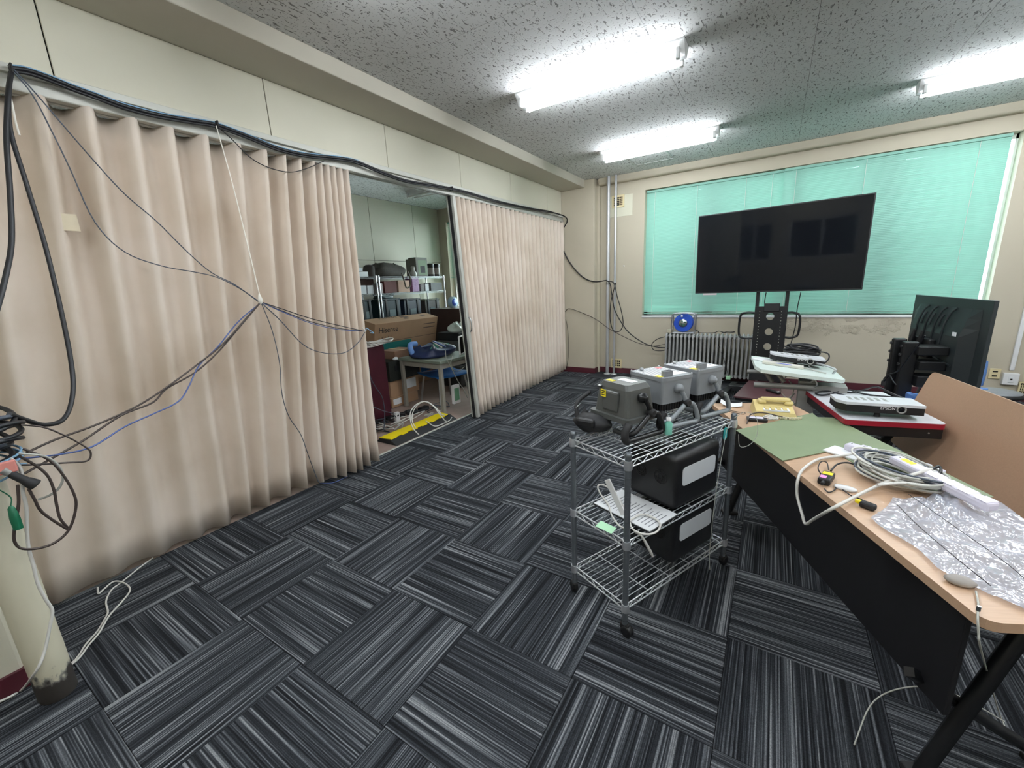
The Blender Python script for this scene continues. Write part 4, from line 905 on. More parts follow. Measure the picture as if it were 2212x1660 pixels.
cable('extension_flex', [onz(1860, 975, ZT+0.02), onz(1820, 985, ZT+0.012), onz(1770, 992, ZT+0.012), onz(1737, 1012, ZT+0.010), onoff(1724, 1035, -0.012), onoff(1722, 1070, -0.016), onoff(1733, 1112, -0.016), onoff(1740, 1132, -0.014), onoff(1758, 1122, -0.012), onz(1800, 1098, ZT+0.010), onz(1870, 1062, ZT+0.014), onz(1920, 1040, ZT+0.04), onz(1975, 1025, ZT+0.075), onz(2012, 1014, ZT+0.075)], 0.0058, m_cabw, 'thick white flex hanging over the edge of the long table', 'cable')
cable('extension_flex', [onz(1895, 1048, ZT+0.05), onz(1950, 1044, ZT+0.055), onz(2010, 1050, ZT+0.05), onz(2060, 1048, ZT+0.04), onz(2092, 1056, ZT+0.02), onz(2080, 1068, ZT+0.014), onz(2050, 1060, ZT+0.014)], 0.0052, m_cabw, 'white flex stretched across the cable coil towards the mat corner', 'cable')
cable('plug_lead', [onz(1990, 1028, ZT+0.06), onz(2008, 1018, ZT+0.06), onz(2028, 1008, ZT+0.065), onz(2032, 1020, ZT+0.06), onz(2015, 1030, ZT+0.055), onz(1998, 1026, ZT+0.055)], 0.0048, m_cabk, 'short black lead looped on the power strip', 'cable')
ad_ = thing('power_adapter', 'black power adapter with yellow and pink stickers on the long table', 'adapter'); _v = onz(1797, 1022, ZT)-onz(1772, 1056, ZT); ad_.matrix_world = Matrix.Translation(onz(1784, 1040, ZT+0.001)) @ Matrix.Rotation(math.atan2(_v.y, _v.x), 4, 'Z')
MB().box((-0.045, -0.02, 0), (0.045, 0.02, 0.026), 0.005).obj('case', m_black, ad_)
MB().box((0.006, -0.016, 0.026), (0.032, 0.016, 0.0272)).obj('yellow_sticker', m_yel, ad_); MB().box((-0.036, -0.004, 0.026), (-0.010, 0.016, 0.0272)).obj('pink_sticker', m_pink, ad_)
MB().lathe([(0.006, -0.065), (0.008, -0.045)], 'x', 8, Matrix.Translation((0, 0, 0.013))).obj('strain_relief', m_rubber, ad_)
cable('adapter_lead', [onz(1795, 1018, ZT+0.012), onz(1808, 1004, ZT+0.02), onz(1830, 1000, ZT+0.016), onz(1860, 1008, ZT+0.03), onz(1890, 1018, ZT+0.04)], 0.0035, m_cabk, 'thick black lead from the adapter into the cable coil', 'cable')
cable('adapter_lead', [onz(1775, 1028, ZT+0.006), onz(1767, 1012, ZT+0.03), onz(1774, 998, ZT+0.03), onz(1786, 1000, ZT+0.02), onz(1790, 1016, ZT+0.008)], 0.0022, m_cabk, 'thin black lead looped behind the adapter', 'cable')
cable('adapter_lead', [onz(1780, 1056, ZT+0.006), onz(1790, 1064, ZT+0.005), onz(1804, 1058, ZT+0.005), onz(1805, 1046, ZT+0.005), onz(1812, 1052, ZT+0.005), onz(1840, 1072, ZT+0.006), onz(1862, 1080, ZT+0.006), onz(1874, 1094, ZT+0.010)], 0.0022, m_cabk, 'thin black lead from the adapter to the small black plug', 'cable')
bp_ = thing('small_plug', 'small black plug with a yellow end at the corner of the plastic bag', 'plug', onz(1874, 1099, ZT+0.001), TA+0.6)
MB().box((-0.014, -0.022, 0), (0.014, 0.022, 0.022), 0.007).obj('plug_body', m_rubber, bp_); MB().box((-0.008, 0.020, 0.008), (0.008, 0.036, 0.020), 0.003).obj('yellow_end', m_yel, bp_)
mo = thing('flat_white_plug', 'flat white rounded plug on the long table edge', 'plug', onz(1826, 1058, ZT+0.001), TA-0.7); MB().lathe([(0.020, 0), (0.024, 0.004), (0.022, 0.010), (0.0, 0.013)], n=18).obj('cover', m_white, mo); mo.scale = (1.5, 0.8, 1)
tb2 = MB().box((-0.09, -0.05, 0), (0.09, 0.05, 0.009), 0.003).obj('tablet_folder', m_paper, None, 'pale clear folder under the end of the first power strip', 'folder'); tb2.matrix_world = Matrix.Translation(onz(1838, 985, ZT+0.001)) @ Matrix.Rotation(TA-1.0, 4, 'Z')
st_ = MB().lathe([(0.0, 0), (0.018, 0.003), (0.021, 0.010), (0.014, 0.018), (0.0, 0.02)], n=12).obj('eraser_lump', M('grey_lump', (158, 152, 146), 0.8, var=0.2), None, 'grey crumpled lump near the corner of the long table', 'lump'); st_.location = onz(2073, 1262, ZT+0.0005); st_.scale = (1.5, 1, 1)
# clear plastic bag, wrinkled
pb = MB(); rows = []; NA, NO = 84, 60
rn2 = random.Random(2)
wr = [(rn2.uniform(5, 26), rn2.uniform(-30, 30), rn2.uniform(0, 6.3)) for _ in range(9)]
w2_ = [(rn2.uniform(20, 60), rn2.uniform(-50, 50), rn2.uniform(0, 6.3)) for _ in range(6)]
for i in range(NA+1):
    row = []
    for j in range(NO+1):
        u, v_ = i/NA, j/NO
        a = 0.30 + 0.53*u + 0.03*math.sin(6*v_) - 0.05*v_*(1-u); o0 = 0.20-0.62*u if u < 0.25 else 0.045
        off = o0 + (0.50-o0)*v_ + 0.01*math.sin(14*u)
        if u > 0.72: off = off + (u-0.72)*0.20*(1-v_)
        h = sum(math.sin(kx*u+ky*v_+ph) for kx, ky, ph in wr)/9
        h = abs(h) + 0.35*sum((1-abs(math.sin(kx*u+ky*v_+ph)))**4 for kx, ky, ph in w2_)/6
        z = ZT+0.0075 + 0.016*abs(h)**0.8*2 * (0.35+math.sin(math.pi*min(max(v_, 0.02), 0.98))) + 0.012*max(0, 1-((u-0.12)/0.1)**2)*math.sin(math.pi*v_)
        p = tp(off, a, z); row.append((p.x-TO.x, p.y-TO.y, p.z))
    rows.append(row)
o = pb.grid(rows).obj('plastic_bag', m_film, None, 'wrinkled clear plastic bag spread over the near end of the long table', 'plastic bag'); o.location = TO
cable('bag_drawstring', [tp(0.12, 0.42, ZT+0.052), tp(0.09, 0.55, ZT+0.050), tp(0.075, 0.68, ZT+0.045), tp(0.075, 0.78, ZT+0.035)], 0.0012, m_cabk, 'thin dark line along the front seam of the plastic bag', 'cord')
cable('bag_drawstring', [tp(0.20, 0.36, ZT+0.055), tp(0.18, 0.55, ZT+0.055), tp(0.17, 0.72, ZT+0.048), tp(0.16, 0.80, ZT+0.03)], 0.001, m_cabk, 'thin dark line along the middle of the plastic bag', 'cord')
cable('pull_cord', [onz(2108, 1278, ZT+0.006), onz(2113, 1305, ZT+0.006), onoff(2112, 1335, -0.006), onoff(2114, 1370, -0.01), onoff(2118, 1400, 0.02), onz(2140, 1480, 0.25), onz(2160, 1545, 0.02), onz(2175, 1580, 0.006)], 0.0022, m_cabg, 'grey cord hanging off the near corner of the long table', 'cord')
MB().lathe([(0.004, 0), (0.004, 0.012)], n=8).obj('cord_stop', m_steel, None, 'tiny metal stop on the cord at the table corner', 'cord stop').location = onoff(2113, 1320, -0.006)
cable('loose_cord', [onz(1845, 1610, 0.004), onz(1880, 1525, 0.05), onz(1930, 1492, 0.10), onz(2000, 1484, 0.10), onz(2060, 1500, 0.06), onz(2110, 1525, 0.03), onz(2170, 1560, 0.01)], 0.0022, m_cabg, 'grey cord arching over the carpet beneath the long table', 'cord')
# telephone at the far end of the table
ph = thing('telephone', 'ivory desk telephone at the far end of the long table', 'telephone')
a_, c_ = onz(1650, 907, ZT), onz(1605, 872, ZT+0.03)
ph.matrix_world = frame(tp(0.17, -0.745, ZT+0.001), (tp(0.40, -0.68, 0)-tp(0.17, -0.745, 0)), Vector((0, 0, 1)).cross(tp(0.40, -0.68, 0)-tp(0.17, -0.745, 0)))
wedge = MB(); w_, d_ = 0.215, 0.165
wedge.add([(0, -d_/2, 0), (w_, -d_/2, 0), (w_, d_/2, 0), (0, d_/2, 0), (0.01, -d_/2+0.008, 0.03), (w_-0.01, -d_/2+0.008, 0.024), (w_-0.01, d_/2-0.008, 0.055), (0.01, d_/2-0.008, 0.06)], [(3, 2, 1, 0), (4, 5, 6, 7), (0, 1, 5, 4), (1, 2, 6, 5), (2, 3, 7, 6), (3, 0, 4, 7)])
wedge.obj('phone_base', m_cream, ph)
MB().box((0.03, 0.012, 0.046), (0.075, 0.066, 0.074), 0.011).box((0.165, 0.012, 0.044), (0.212, 0.066, 0.070), 0.011).box((0.045, 0.018, 0.062), (0.198, 0.060, 0.085), 0.010).obj('handset', m_cream, ph)
MB().box((0.05, -0.07, 0.030), (0.18, -0.005, 0.038)).obj('keypad_plate', m_paper, ph)
kb = MB()
for i in range(4):
    for j in range(3): kb.box((0.058+i*0.03, -0.064+j*0.019, 0.036), (0.078+i*0.03, -0.051+j*0.019, 0.043), 0.002)
kb.obj('keys', m_cream, ph)
cl_ = MB(); pts = []
for q in range(150):
    t = q/149; b_ = Vector((0.10+0.13*t, -0.10-0.03*math.sin(3*t), 0.012)); pts.append(b_ + Vector((0, 0.007*math.cos(q*0.9), 0.007*math.sin(q*0.9))))
cl_.tube(pts, 0.0022, 5).obj('coiled_cord', M('ivory_cord', (214, 204, 176), 0.5), ph)
pn = thing('paper_note', 'curled white note sheet beside the ivory telephone', 'paper', tp(0.105, -0.885, ZT+0.001), TA-0.4)
rows = []
for i in range(9):
    u = i/8; rows.append([(-0.06+0.12*u, -0.045+0.09*j/6, 0.002+0.022*(2*u-1)**2*(1 if u < 0.5 else 0.5)+0.006*math.sin(3*j/6)) for j in range(7)])
MB().grid(rows).obj('sheet', m_paper, pn)
cable('phone_lead', [tp(0.05, -0.52, ZT+0.004), tp(0.10, -0.60, ZT+0.03), tp(0.18, -0.64, ZT+0.028), tp(0.25, -0.60, ZT+0.02), tp(0.30, -0.57, ZT+0.012)], 0.0035, m_cabbrown, 'dark lead arching beside the telephone', 'cable')
cw = thing('earphone_tangle', 'little tangle of white leads beside the telephone', 'cable tangle', tp(0.20, -0.585, ZT+0.002), TA)
for k in range(5): MB().tube([(0.028*math.cos(t)*(1+0.3*math.sin(k)), 0.02*math.sin(t)+0.008*k-0.016, 0.006+0.014*abs(math.sin(t+k))) for t in [2*math.pi*q/16 for q in range(16)]], 0.0026, 5, True).obj('lead_loop', m_cabw, cw)
dv = thing('small_device', 'small dark flat device with pink and white top beside the telephone', 'device', tp(0.125, -0.575, ZT+0.001), TA-0.3)
MB().box((-0.05, -0.025, 0), (0.05, 0.025, 0.018), 0.005).obj('case', m_black, dv); MB().box((-0.045, -0.018, 0.018), (0.03, 0.018, 0.021), 0.002).obj('top_plate', m_lilac, dv)
cable('wire', [tp(0.03, -0.80, ZT+0.003), tp(0.08, -0.74, ZT+0.004), tp(0.12, -0.72, ZT+0.004), tp(0.10, -0.69, ZT+0.004), tp(0.06, -0.72, ZT+0.004), tp(0.02, -0.78, ZT+0.004)], 0.0018, m_cabbrown, 'thin brown wire on the bare far end of the long table', 'wire')
# ------------------------------------------------------------------ big screen on its wheeled stand
def onplane(px, py, p0, n_): d = ray(px, py); return CAM + d*((Vector(p0)-CAM).dot(Vector(n_))/d.dot(Vector(n_)))
def plate_hole(mb, x0, z0, x1, z1, r, y0, y1, n=24):
    cx, cz = (x0+x1)/2, (z0+z1)/2; out = []; inn = []
    for k in range(n):
        a = 2*math.pi*(k+0.5)/n; c_, s_ = math.cos(a), math.sin(a)
        t = min((x1-x0)/2/abs(c_) if abs(c_) > 1e-6 else 9, (z1-z0)/2/abs(s_) if abs(s_) > 1e-6 else 9)
        out.append((cx+t*c_, cz+t*s_)); inn.append((cx+r*c_, cz+r*s_))
    # pull the four outer corners in exactly
    for X in (x0, x1):
        for Z in (z0, z1):
            k = min(range(n), key=lambda q: (out[q][0]-X)**2+(out[q][1]-Z)**2); out[k] = (X, Z)
    vs = [(x, y0, z) for x, z in out] + [(x, y0, z) for x, z in inn] + [(x, y1, z) for x, z in out] + [(x, y1, z) for x, z in inn]
    fs = []
    for k in range(n):
        j = (k+1) % n
        fs += [(k, j, n+j, n+k), (2*n+j, 2*n+k, 3*n+k, 3*n+j), (n+k, n+j, 3*n+j, 3*n+k), (j, k, 2*n+k, 2*n+j)]
    mb.add(vs, fs); return mb
TVC = Vector((2.9935, 5.062, 0)); TVA = math.atan2(-0.2, 1.645)
tv = thing('television_on_stand', 'large dark flat screen on a black wheeled stand in front of the window', 'television', TVC, TVA)
W, H, ZB = 1.657, 0.938, 1.300
b_ = MB().box((-W/2, 0.0, ZB), (W/2, 0.035, ZB+H), 0.004).obj('screen_housing', m_black, tv)
MB().box((-W/2+0.012, -0.003, ZB+0.016), (W/2-0.012, 0.001, ZB+H-0.012)).obj('screen', m_screen, b_)
b_.matrix_local = Matrix.Translation((0, 0, ZB+H/2)) @ Matrix.Rotation(0.03, 4, 'X') @ Matrix.Translation((0, 0, -ZB-H/2))
MB().box((-0.35, 0.035, ZB+0.12), (0.35, 0.075, ZB+0.6), 0.01).obj('rear_cover', m_black, tv)
MB().box((-W/2+0.10, -0.008, ZB-0.022), (-W/2+0.26, 0.012, ZB-0.001), 0.003).obj('sensor_label', M('pinkish_label', (206, 190, 196), 0.5), tv)
n_ = Vector((0.2, 1.645, 0)).normalized()
def tvl(px, py, off): return (Matrix.Rotation(-TVA, 3, 'Z') @ (onplane(px, py, TVC + n_*off, n_) - TVC))
p_l, p_r, p_t = tvl(1629, 700, 0.08), tvl(1697, 700, 0.08), tvl(1664, 662, 0.08)
x0, x1, zt = p_l.x, p_r.x, p_t.z
hz = [tvl(1663, 684, 0.08).z, tvl(1660, 717, 0.08).z, tvl(1656, 749, 0.08).z]
zb = 0.22; hc = (hz[0]-hz[1])/2; pn_ = MB()
for z in hz: plate_hole(pn_, x0, z-hc, x1, z+hc, 0.042, 0.07, 0.09)
pn_.box((x0, 0.07, hz[0]+hc), (x1, 0.09, zt)).box((x0, 0.07, zb), (x1, 0.09, hz[2]-hc))
pn_.box((x0, 0.09, zb), (x0+0.02, 0.13, zt)).box((x1-0.02, 0.09, zb), (x1, 0.13, zt))
pn_.obj('perforated_back_panel', m_blackm, tv)
rv = MB()
for x in (x0+0.05, x1-0.05):
    for k in range(16): rv.lathe([(0.0045, 0.068), (0.0045, 0.0705)], 'y', 6, Matrix.Translation((x, 0, hz[2]-0.12+k*0.036)))
rv.obj('painted_slot_shine', M('slot_shine', (190, 188, 176), 0.5), tv)  # solid pale discs, coloured like the bright wall showing through slots
for x in (x0+0.012, x1-0.012): MB().box((x-0.018, 0.08, 0.10), (x+0.018, 0.12, ZB+0.62), 0.004).obj('post', m_blackm, tv)
MB().box((-0.02+(x0+x1)/2-0.05, 0.055, zt-0.06), ((x0+x1)/2+0.09, 0.07, zt+0.035), 0.004).obj('camera_box', m_black, tv)
for s, xe, (a, b2) in ((-1, x0, (1600, 676)), (1, x1, (1729, 676))):
    pa, pb_ = tvl(a, 676, 0.10), tvl(a, 730, 0.10); r = 0.06
    MB().tube(smooth([(xe, 0.10, pa.z), (pa.x-s*r, 0.10, pa.z), (pa.x, 0.10, pa.z-r*0.7), (pa.x, 0.10, pb_.z+r*0.7), (pa.x-s*r, 0.10, pb_.z), (xe, 0.10, pb_.z)], 5), 0.013, 10).obj('handle', m_blackm, tv)
MB().box((-0.36, 0.05, 0.06), (0.36, 0.15, 0.13), 0.006).obj('base_bar', m_blackm, tv)
for s in (-1, 1):
    f_ = MB().box((s*0.36-0.035, -0.55, 0.05), (s*0.36+0.035, 0.42, 0.10), 0.006).obj('foot', m_blackm, tv)
    for y in (-0.5, 0.38): MB().lathe([(0.012, -0.012), (0.025, -0.012), (0.025, 0.012), (0.012, 0.012)], 'x', 14, Matrix.Translation((s*0.36, y, 0.025))).obj('caster', m_rubber, f_)
sp = [tvl(*q, 0) for q in ((1600, 830),)]
sq = [Matrix.Rotation(-TVA, 3, 'Z') @ (onz(*q, 0.215)-TVC) for q in ((1604, 832), (1589, 856), (1733, 880), (1729, 848))]
sx0 = (sq[0].x+sq[1].x)/2; sx1 = (sq[2].x+sq[3].x)/2
MB().box((sx0, sq[1].y, 0.195), (sx1+0.04, 0.06, 0.215), 0.003).obj('lower_shelf', m_woodd, tv)
MB().box((sx0+0.01, sq[1].y+0.02, 0.165), (sx1+0.03, 0.06, 0.195)).obj('shelf_bracket', m_blackm, tv)
for k, x in enumerate((1692-0, 1728)):
    a, c_ = tvl(x-6, 640, 0.13), tvl(x-18, 760, 0.13)
for lb, px0, px1 in (('black lead hanging behind the big screen, left one', 1655, 1652), ('black lead hanging behind the big screen, right of the stand', 1730, 1706)):
    cable('screen_lead', [onplane(px0, 632, TVC+n_*0.16, n_), onplane((px0*2+px1)/3, 668, TVC+n_*0.16, n_), onplane((px0+px1*2)/3+ (4 if px0 > 1700 else 0), 705, TVC+n_*0.16, n_), onplane(px1, 752, TVC+n_*0.16, n_)] if px0 > 1700 else [onplane(px0, 632, TVC+n_*0.16, n_), onplane(px0-3, 650, TVC+n_*0.16, n_), onplane(px1, 665, TVC+n_*0.16, n_)], 0.006, m_cabk, lb, 'cable')
rm = thing('remote_control', 'black remote control with white buttons on the dark wooden shelf', 'remote', onz(1670, 848, 0.217), 0.7)
MB().box((-0.022, -0.09, 0), (0.022, 0.09, 0.022), 0.005).obj('case', m_black, rm)
for k in range(3): MB().box((-0.017+0.012*k, -0.085, 0.022), (-0.009+0.012*k, -0.06, 0.026), 0.002).obj('button', m_white, rm)

# ------------------------------------------------------------------ adjustable table with projector (behind)
A_NL, A_NR, A_FL = onz(1634, 797, 0.90), onz(1828, 822, 0.85), onz(1615, 767, 0.905)
AM = frame(A_NL, A_NR-A_NL, A_FL-A_NL); LW, LD = (A_NR-A_NL).length, 0.50
at = thing('adjustable_table', 'pale mint tilting side table on a grey column behind the red-edged one', 'table', (A_NL.x+0.3, A_NL.y+0.3, 0))
AI = Matrix.Translation((-(A_NL.x+0.3), -(A_NL.y+0.3), 0)) @ AM
MB().prism([(0.03, 0.0), (LW-0.02, 0.0), (LW, 0.02), (LW, LD-0.02), (LW-0.02, LD), (0.0, LD), (0.0, 0.10)], -0.022, 0.0, AI).obj('table_top', m_mint, at)
MB().box((0.05, 0.10, -0.045), (LW-0.03, 0.40, -0.022), 0.0, AI).obj('top_frame', m_gsteel, at)
def al(px, py, Y): p = ony(px, py, Y); return (p.x-(A_NL.x+0.3), p.y-(A_NL.y+0.3), p.z)
YC = A_NL.y+0.22
q0, q1 = al(1722, 850, YC), al(1760, 850, YC)
MB().box((q0[0], q0[1]-0.045, 0.03), (q1[0], q0[1]+0.045, 0.80), 0.004).obj('column', m_gsteel, at)
MB().box((q0[0]-0.28, q0[1]-0.05, 0.0), (q1[0]+0.02, q0[1]+0.32, 0.035), 0.01).obj('base_plate', m_gsteel, at)
a, c_ = al(1628, 831, YC-0.06), al(1765, 838, YC-0.06)
MB().tube([a, c_], 0.019, 8).obj('lower_arm', m_gsteel, at)
a, c_ = al(1614, 803, YC+0.10), al(1690, 806, YC+0.10)
MB().tube([a, c_], 0.016, 4).obj('upper_arm', m_gsteel, at)
for x0_, x1_ in ((1648, 1668), (1672, 1694)): MB().tube([al(x0_, 798, YC), al(x1_, 826, YC-0.03)], 0.016, 4).obj('strut', m_gsteel, at)
MB().box((q1[0]-0.02, q0[1]-0.06, 0.71), (q1[0]+0.16, q0[1]+0.06, 0.78), 0.004).obj('drive_box', m_gsteel, at)
MB().tube(smooth([al(1752, 826, YC-0.07), al(1760, 822, YC-0.08), al(1764, 832, YC-0.08), al(1756, 840, YC-0.07)], 4), 0.006, 8).obj('crank_hook', m_steel, at)
MB().tube(smooth([(LW-0.14, 0.30, 0), (LW-0.14, 0.30, 0.035), (LW-0.035, 0.16, 0.035), (LW-0.035, 0.16, 0)], 5), 0.0065, 8, T=AI).obj('grab_handle', m_steel, at)
def projector(label, mtx, w, d_, h):
    o = thing('projector', label, 'projector'); o.matrix_world = mtx
    MB().prism([(0.035, 0), (w, 0), (w, d_), (0, d_), (0, 0.05)], 0, h*0.72).obj('lower_case', m_black, o)
    MB().prism([(0.033, -0.002), (w+0.002, -0.002), (w+0.002, d_+0.002), (-0.002, d_+0.002), (-0.002, 0.048)], h*0.72, h).obj('top_cover', m_greytop, o)
    l_ = MB().lathe([(0.020, 0.0), (0.020, -0.007), (0.015, -0.007), (0.014, -0.003), (0.0, -0.003)], 'y', 20, Matrix.Translation((w*0.74, -0.0, h*0.5))).obj('lens_ring', m_gsteel, o)
    MB().lathe([(0.0135, -0.004), (0.009, -0.007), (0.0, -0.008)], 'y', 16, Matrix.Translation((w*0.74, 0, h*0.5))).obj('lens', m_screen, l_)
    gr = MB()
    for k in range(5): gr.box((0.05, -0.0015, h*(0.16+0.10*k)), (0.15, 0.0, h*(0.20+0.10*k)))
    gr.obj('vent_slats', m_rubber, o)
    t = inst(text_mesh('EPSON', 0.02), 'maker_name', o, (w*0.50, -0.0008, h*0.42), (math.pi/2, 0, 0)); t.data.materials.append(m_white)
    tp_ = MB()
    for k in range(6): tp_.box((0.06+0.03*k, d_*0.35, h), (0.075+0.03*k, d_*0.75, h+0.0008))
    tp_.obj('top_vents', m_gsteel, o)
    MB().lathe([(0.014, -0.024), (0.012, -0.01), (0.008, 0.0)], n=10, T=Matrix.Translation((w*0.5, 0.03, 0))).obj('front_foot', m_rubber, o)
    return o
projector('projector tilted on the pale mint table below the big screen', AM @ Matrix.Translation((0.10, 0.27, 0.024)) @ Matrix.Rotation(-0.02, 4, 'Z'), 0.31, 0.12, 0.045)
def flat_pack(name, label, cat, mat, u, v, w, d_, h, rz, extra=None):
    o = thing(name, label, cat); o.matrix_world = AM @ Matrix.Translation((u, v, 0.001)) @ Matrix.Rotation(rz, 4, 'Z')
    MB().box((-w/2, -d_/2, 0), (w/2, d_/2, h), 0.003).obj('case', mat, o)
    return o
k_ = flat_pack('keyboard', 'flat ivory keyboard-like box with a blue label on the mint table', 'keyboard', M('ivory_plastic', (206, 204, 192), 0.5), 0.17, 0.22, 0.24, 0.065, 0.018, -0.12)
MB().box((-0.04, -0.033, 0.017), (0.05, -0.012, 0.0186)).obj('blue_label', M('blue_label', (96, 108, 190), 0.5), k_)
flat_pack('document', 'stack of folded papers left of the projector on the mint table', 'papers', m_paper, 0.07, 0.33, 0.13, 0.09, 0.012, -0.5)
cable('lead', [AM @ Vector(v) for v in ((0.28, 0.20, 0.01), (0.33, 0.17, 0.008), (0.38, 0.13, 0.006), (0.40, 0.12, 0.006))], 0.004, m_cabg, 'grey lead on the mint table beside the keyboard', 'cable')
bc = thing('cable_heap', 'heap of coiled black cable behind the projector on the mint table', 'cable heap'); bc.matrix_world = AM @ Matrix.Translation((0.30, 0.455, 0.0))
rnd = random.Random(9)
for k in range(19):
    rx_, ry_ = rnd.uniform(0.07, 0.115), rnd.uniform(0.03, 0.045); ph_ = rnd.uniform(-0.3, 0.3)
    MB().tube([(rx_*math.cos(t)*math.cos(ph_)-ry_*math.sin(t)*math.sin(ph_), rx_*math.cos(t)*math.sin(ph_)+ry_*math.sin(t), 0.006+0.0065*k+0.008*math.sin(2*t+k)) for t in [2*math.pi*q/26 for q in range(26)]], 0.0055, 6, True).obj('cable_turn', m_cabk, bc)
MB().tube(smooth([(0.05, 0.0, 0.06), (0.10, 0.0, 0.09), (0.155, 0.0, 0.085), (0.165, -0.01, 0.05), (0.14, -0.02, 0.01)], 5), 0.005, 6).obj('loose_end', m_cabk, bc)
# white leads hanging from the mint table down past the dark shelf
for k, (lb, pts) in enumerate((('white lead looping under the mint table, left one', ((1700, 812), (1690, 825), (1686, 842), (1694, 856), (1704, 868), (1700, 885))), ('white lead looping under the mint table, right one', ((1704, 822), (1714, 836), (1712, 852), (1704, 862), (1716, 872), (1712, 890))), ('white lead hanging straightest beside the grey column', ((1716, 850), (1708, 862), (1716, 876), (1718, 896))))):
    cable('hanging_lead', [ony(x, y, YC+0.03+0.02*k) for x, y in pts], 0.0045, m_cabw, lb, 'cable')

# ------------------------------------------------------------------ red-edged table with projector
RZ = 0.74
r_nl, r_nr, r_fl = onz(1826, 906, RZ), onz(2047, 917, RZ), onz(1742, 842, RZ)
RM = frame(r_nl, r_nr-r_nl, r_fl-r_nl); RW, RD = (r_nr-r_nl).length, (r_fl-r_nl).length
rc_ = RM @ Vector((RW/2, RD/2, 0))
rt = thing('side_table', 'grey-topped side table with a red edge band, projector on it', 'table', (rc_.x, rc_.y, 0), math.atan2(RM[1][0], RM[0][0]))
MB().prism(rrect(-RW/2, -RD/2, RW/2, RD/2, 0.022), RZ-0.003, RZ).obj('top_surface', m_greytop, rt)
MB().prism(rrect(-RW/2-0.001, -RD/2-0.001, RW/2+0.001, RD/2+0.001, 0.022), RZ-0.03, RZ-0.003).obj('edge_band', m_red, rt)
MB().box((-RW/2+0.012, -RD/2+0.012, RZ-0.085), (RW/2-0.004, RD/2-0.012, RZ-0.03), 0.003).obj('apron', m_blackm, rt)
MB().box((-0.03, -0.035, 0.05), (0.03, 0.035, RZ-0.08), 0.004).obj('column', m_blackm, rt)
MB().tube([(0.02, -0.02, 0.40), (0.10, -0.14, RZ-0.085)], 0.02, 4).obj('brace', m_blackm, rt)
for s in (-1, 1):
    MB().box((-RW/2+0.04 if s < 0 else 0.0, -0.03, 0.02), (0.0 if s < 0 else RW/2-0.04, 0.03, 0.055), 0.005).obj('base_foot', m_blackm, rt)
    MB().box((-0.03, -0.28 if s < 0 else 0, 0.0), (0.03, 0 if s < 0 else 0.28, 0.05), 0.005).obj('base_foot', m_blackm, rt)
MB().lathe([(0.004, 0), (0.004, -0.003)], 'y', 8, Matrix.Translation((RW/2-0.06, -RD/2+0.012, RZ-0.055))).obj('screw', m_steel, rt)
ra = RI = RM.inverted()
pf0, pf1 = RM.inverted() @ onz(1822, 884, RZ+0.035), RM.inverted() @ onz(1992, 893, RZ+0.04)
projector('projector standing on the red-edged grey table', RM @ Matrix.Translation((pf0.x-0.03, (pf0.y+pf1.y)/2, 0.030)) @ Matrix.Rotation(math.atan2(pf1.y-pf0.y, pf1.x-pf0.x), 4, 'Z') @ Matrix.Rotation(-0.03, 4, 'X'), (pf1-pf0).length+0.03, 0.17, 0.052)
cable('projector_lead', [onz(1955, 862, RZ+0.06), onz(1930, 852, RZ+0.07), onz(1905, 840, RZ+0.10), onz(1890, 836, RZ+0.09), onz(1868, 842, RZ+0.02), onz(1840, 848, RZ+0.008), onz(1815, 846, RZ+0.008), onz(1775, 846, RZ+0.008), onz(1762, 850, RZ+0.008), onz(1775, 854, RZ+0.008), onz(1800, 850, RZ+0.008), onz(1830, 842, RZ+0.012), onz(1860, 850, RZ+0.010), onz(1890, 855, RZ+0.010), onz(1925, 858, RZ+0.010)], 0.005, m_cabk, 'black projector lead looped at the back of the red-edged table', 'cable')
cable('projector_lead', [onz(1800, 848, RZ+0.016), onz(1830, 855, RZ+0.008), onz(1860, 858, RZ+0.008), onz(1900, 856, RZ+0.008), onz(1945, 860, RZ+0.02)], 0.0048, m_cabk, 'black lead lying flat behind the projector on the red-edged table', 'cable')

# ------------------------------------------------------------------ folded-up table at the right
B0 = Vector((3.712, 2.50, 0.485)); Bd = Vector((0.167, -0.986, 0)).normalized(); Bu = (Vector((0.30, 0.05, 0.95)) - Bd*Vector((0.30, 0.05, 0.95)).dot(Bd)).normalized()
BM = frame(B0, Bd, Bu); bt_ = thing('folded_table', 'beech flip-top table folded upright at the right edge', 'table', (B0.x+0.15, B0.y-0.9, 0))
BL = Matrix.Translation((-(B0.x+0.15), -(B0.y-0.9), 0)) @ BM
MB().prism(rrect(0, 0, 1.8, 0.455, 0.035, 6), -0.026, 0.0, BL).obj('table_top', M('beech_laminate_board', (172, 138, 112), 0.4, var=0.06, scale=14, stretch=(1, 12, 12)), bt_)
for a in (0.22, 1.58):
    p_ = BL @ Vector((a, 0.22, -0.05)); MB().box((p_.x-0.02, p_.y-0.025, 0.05), (p_.x+0.03, p_.y+0.025, p_.z), 0.004).obj('leg', m_blackm, bt_)
    MB().box((p_.x-0.20, p_.y-0.03, 0.0), (p_.x+0.26, p_.y+0.03, 0.05), 0.006).obj('foot', m_blackm, bt_)
    MB().box((a-0.04, 0.10, -0.05), (a+0.04, 0.36, -0.026), 0, BL).obj('hinge_bracket', m_blackm, bt_)
p_, q_ = BL @ Vector((0.22, 0.22, -0.05)), BL @ Vector((1.58, 0.22, -0.05))
MB().tube([(p_.x, p_.y, 0.30), (q_.x, q_.y, 0.30)], 0.02, 4).obj('cross_bar', m_blackm, bt_)

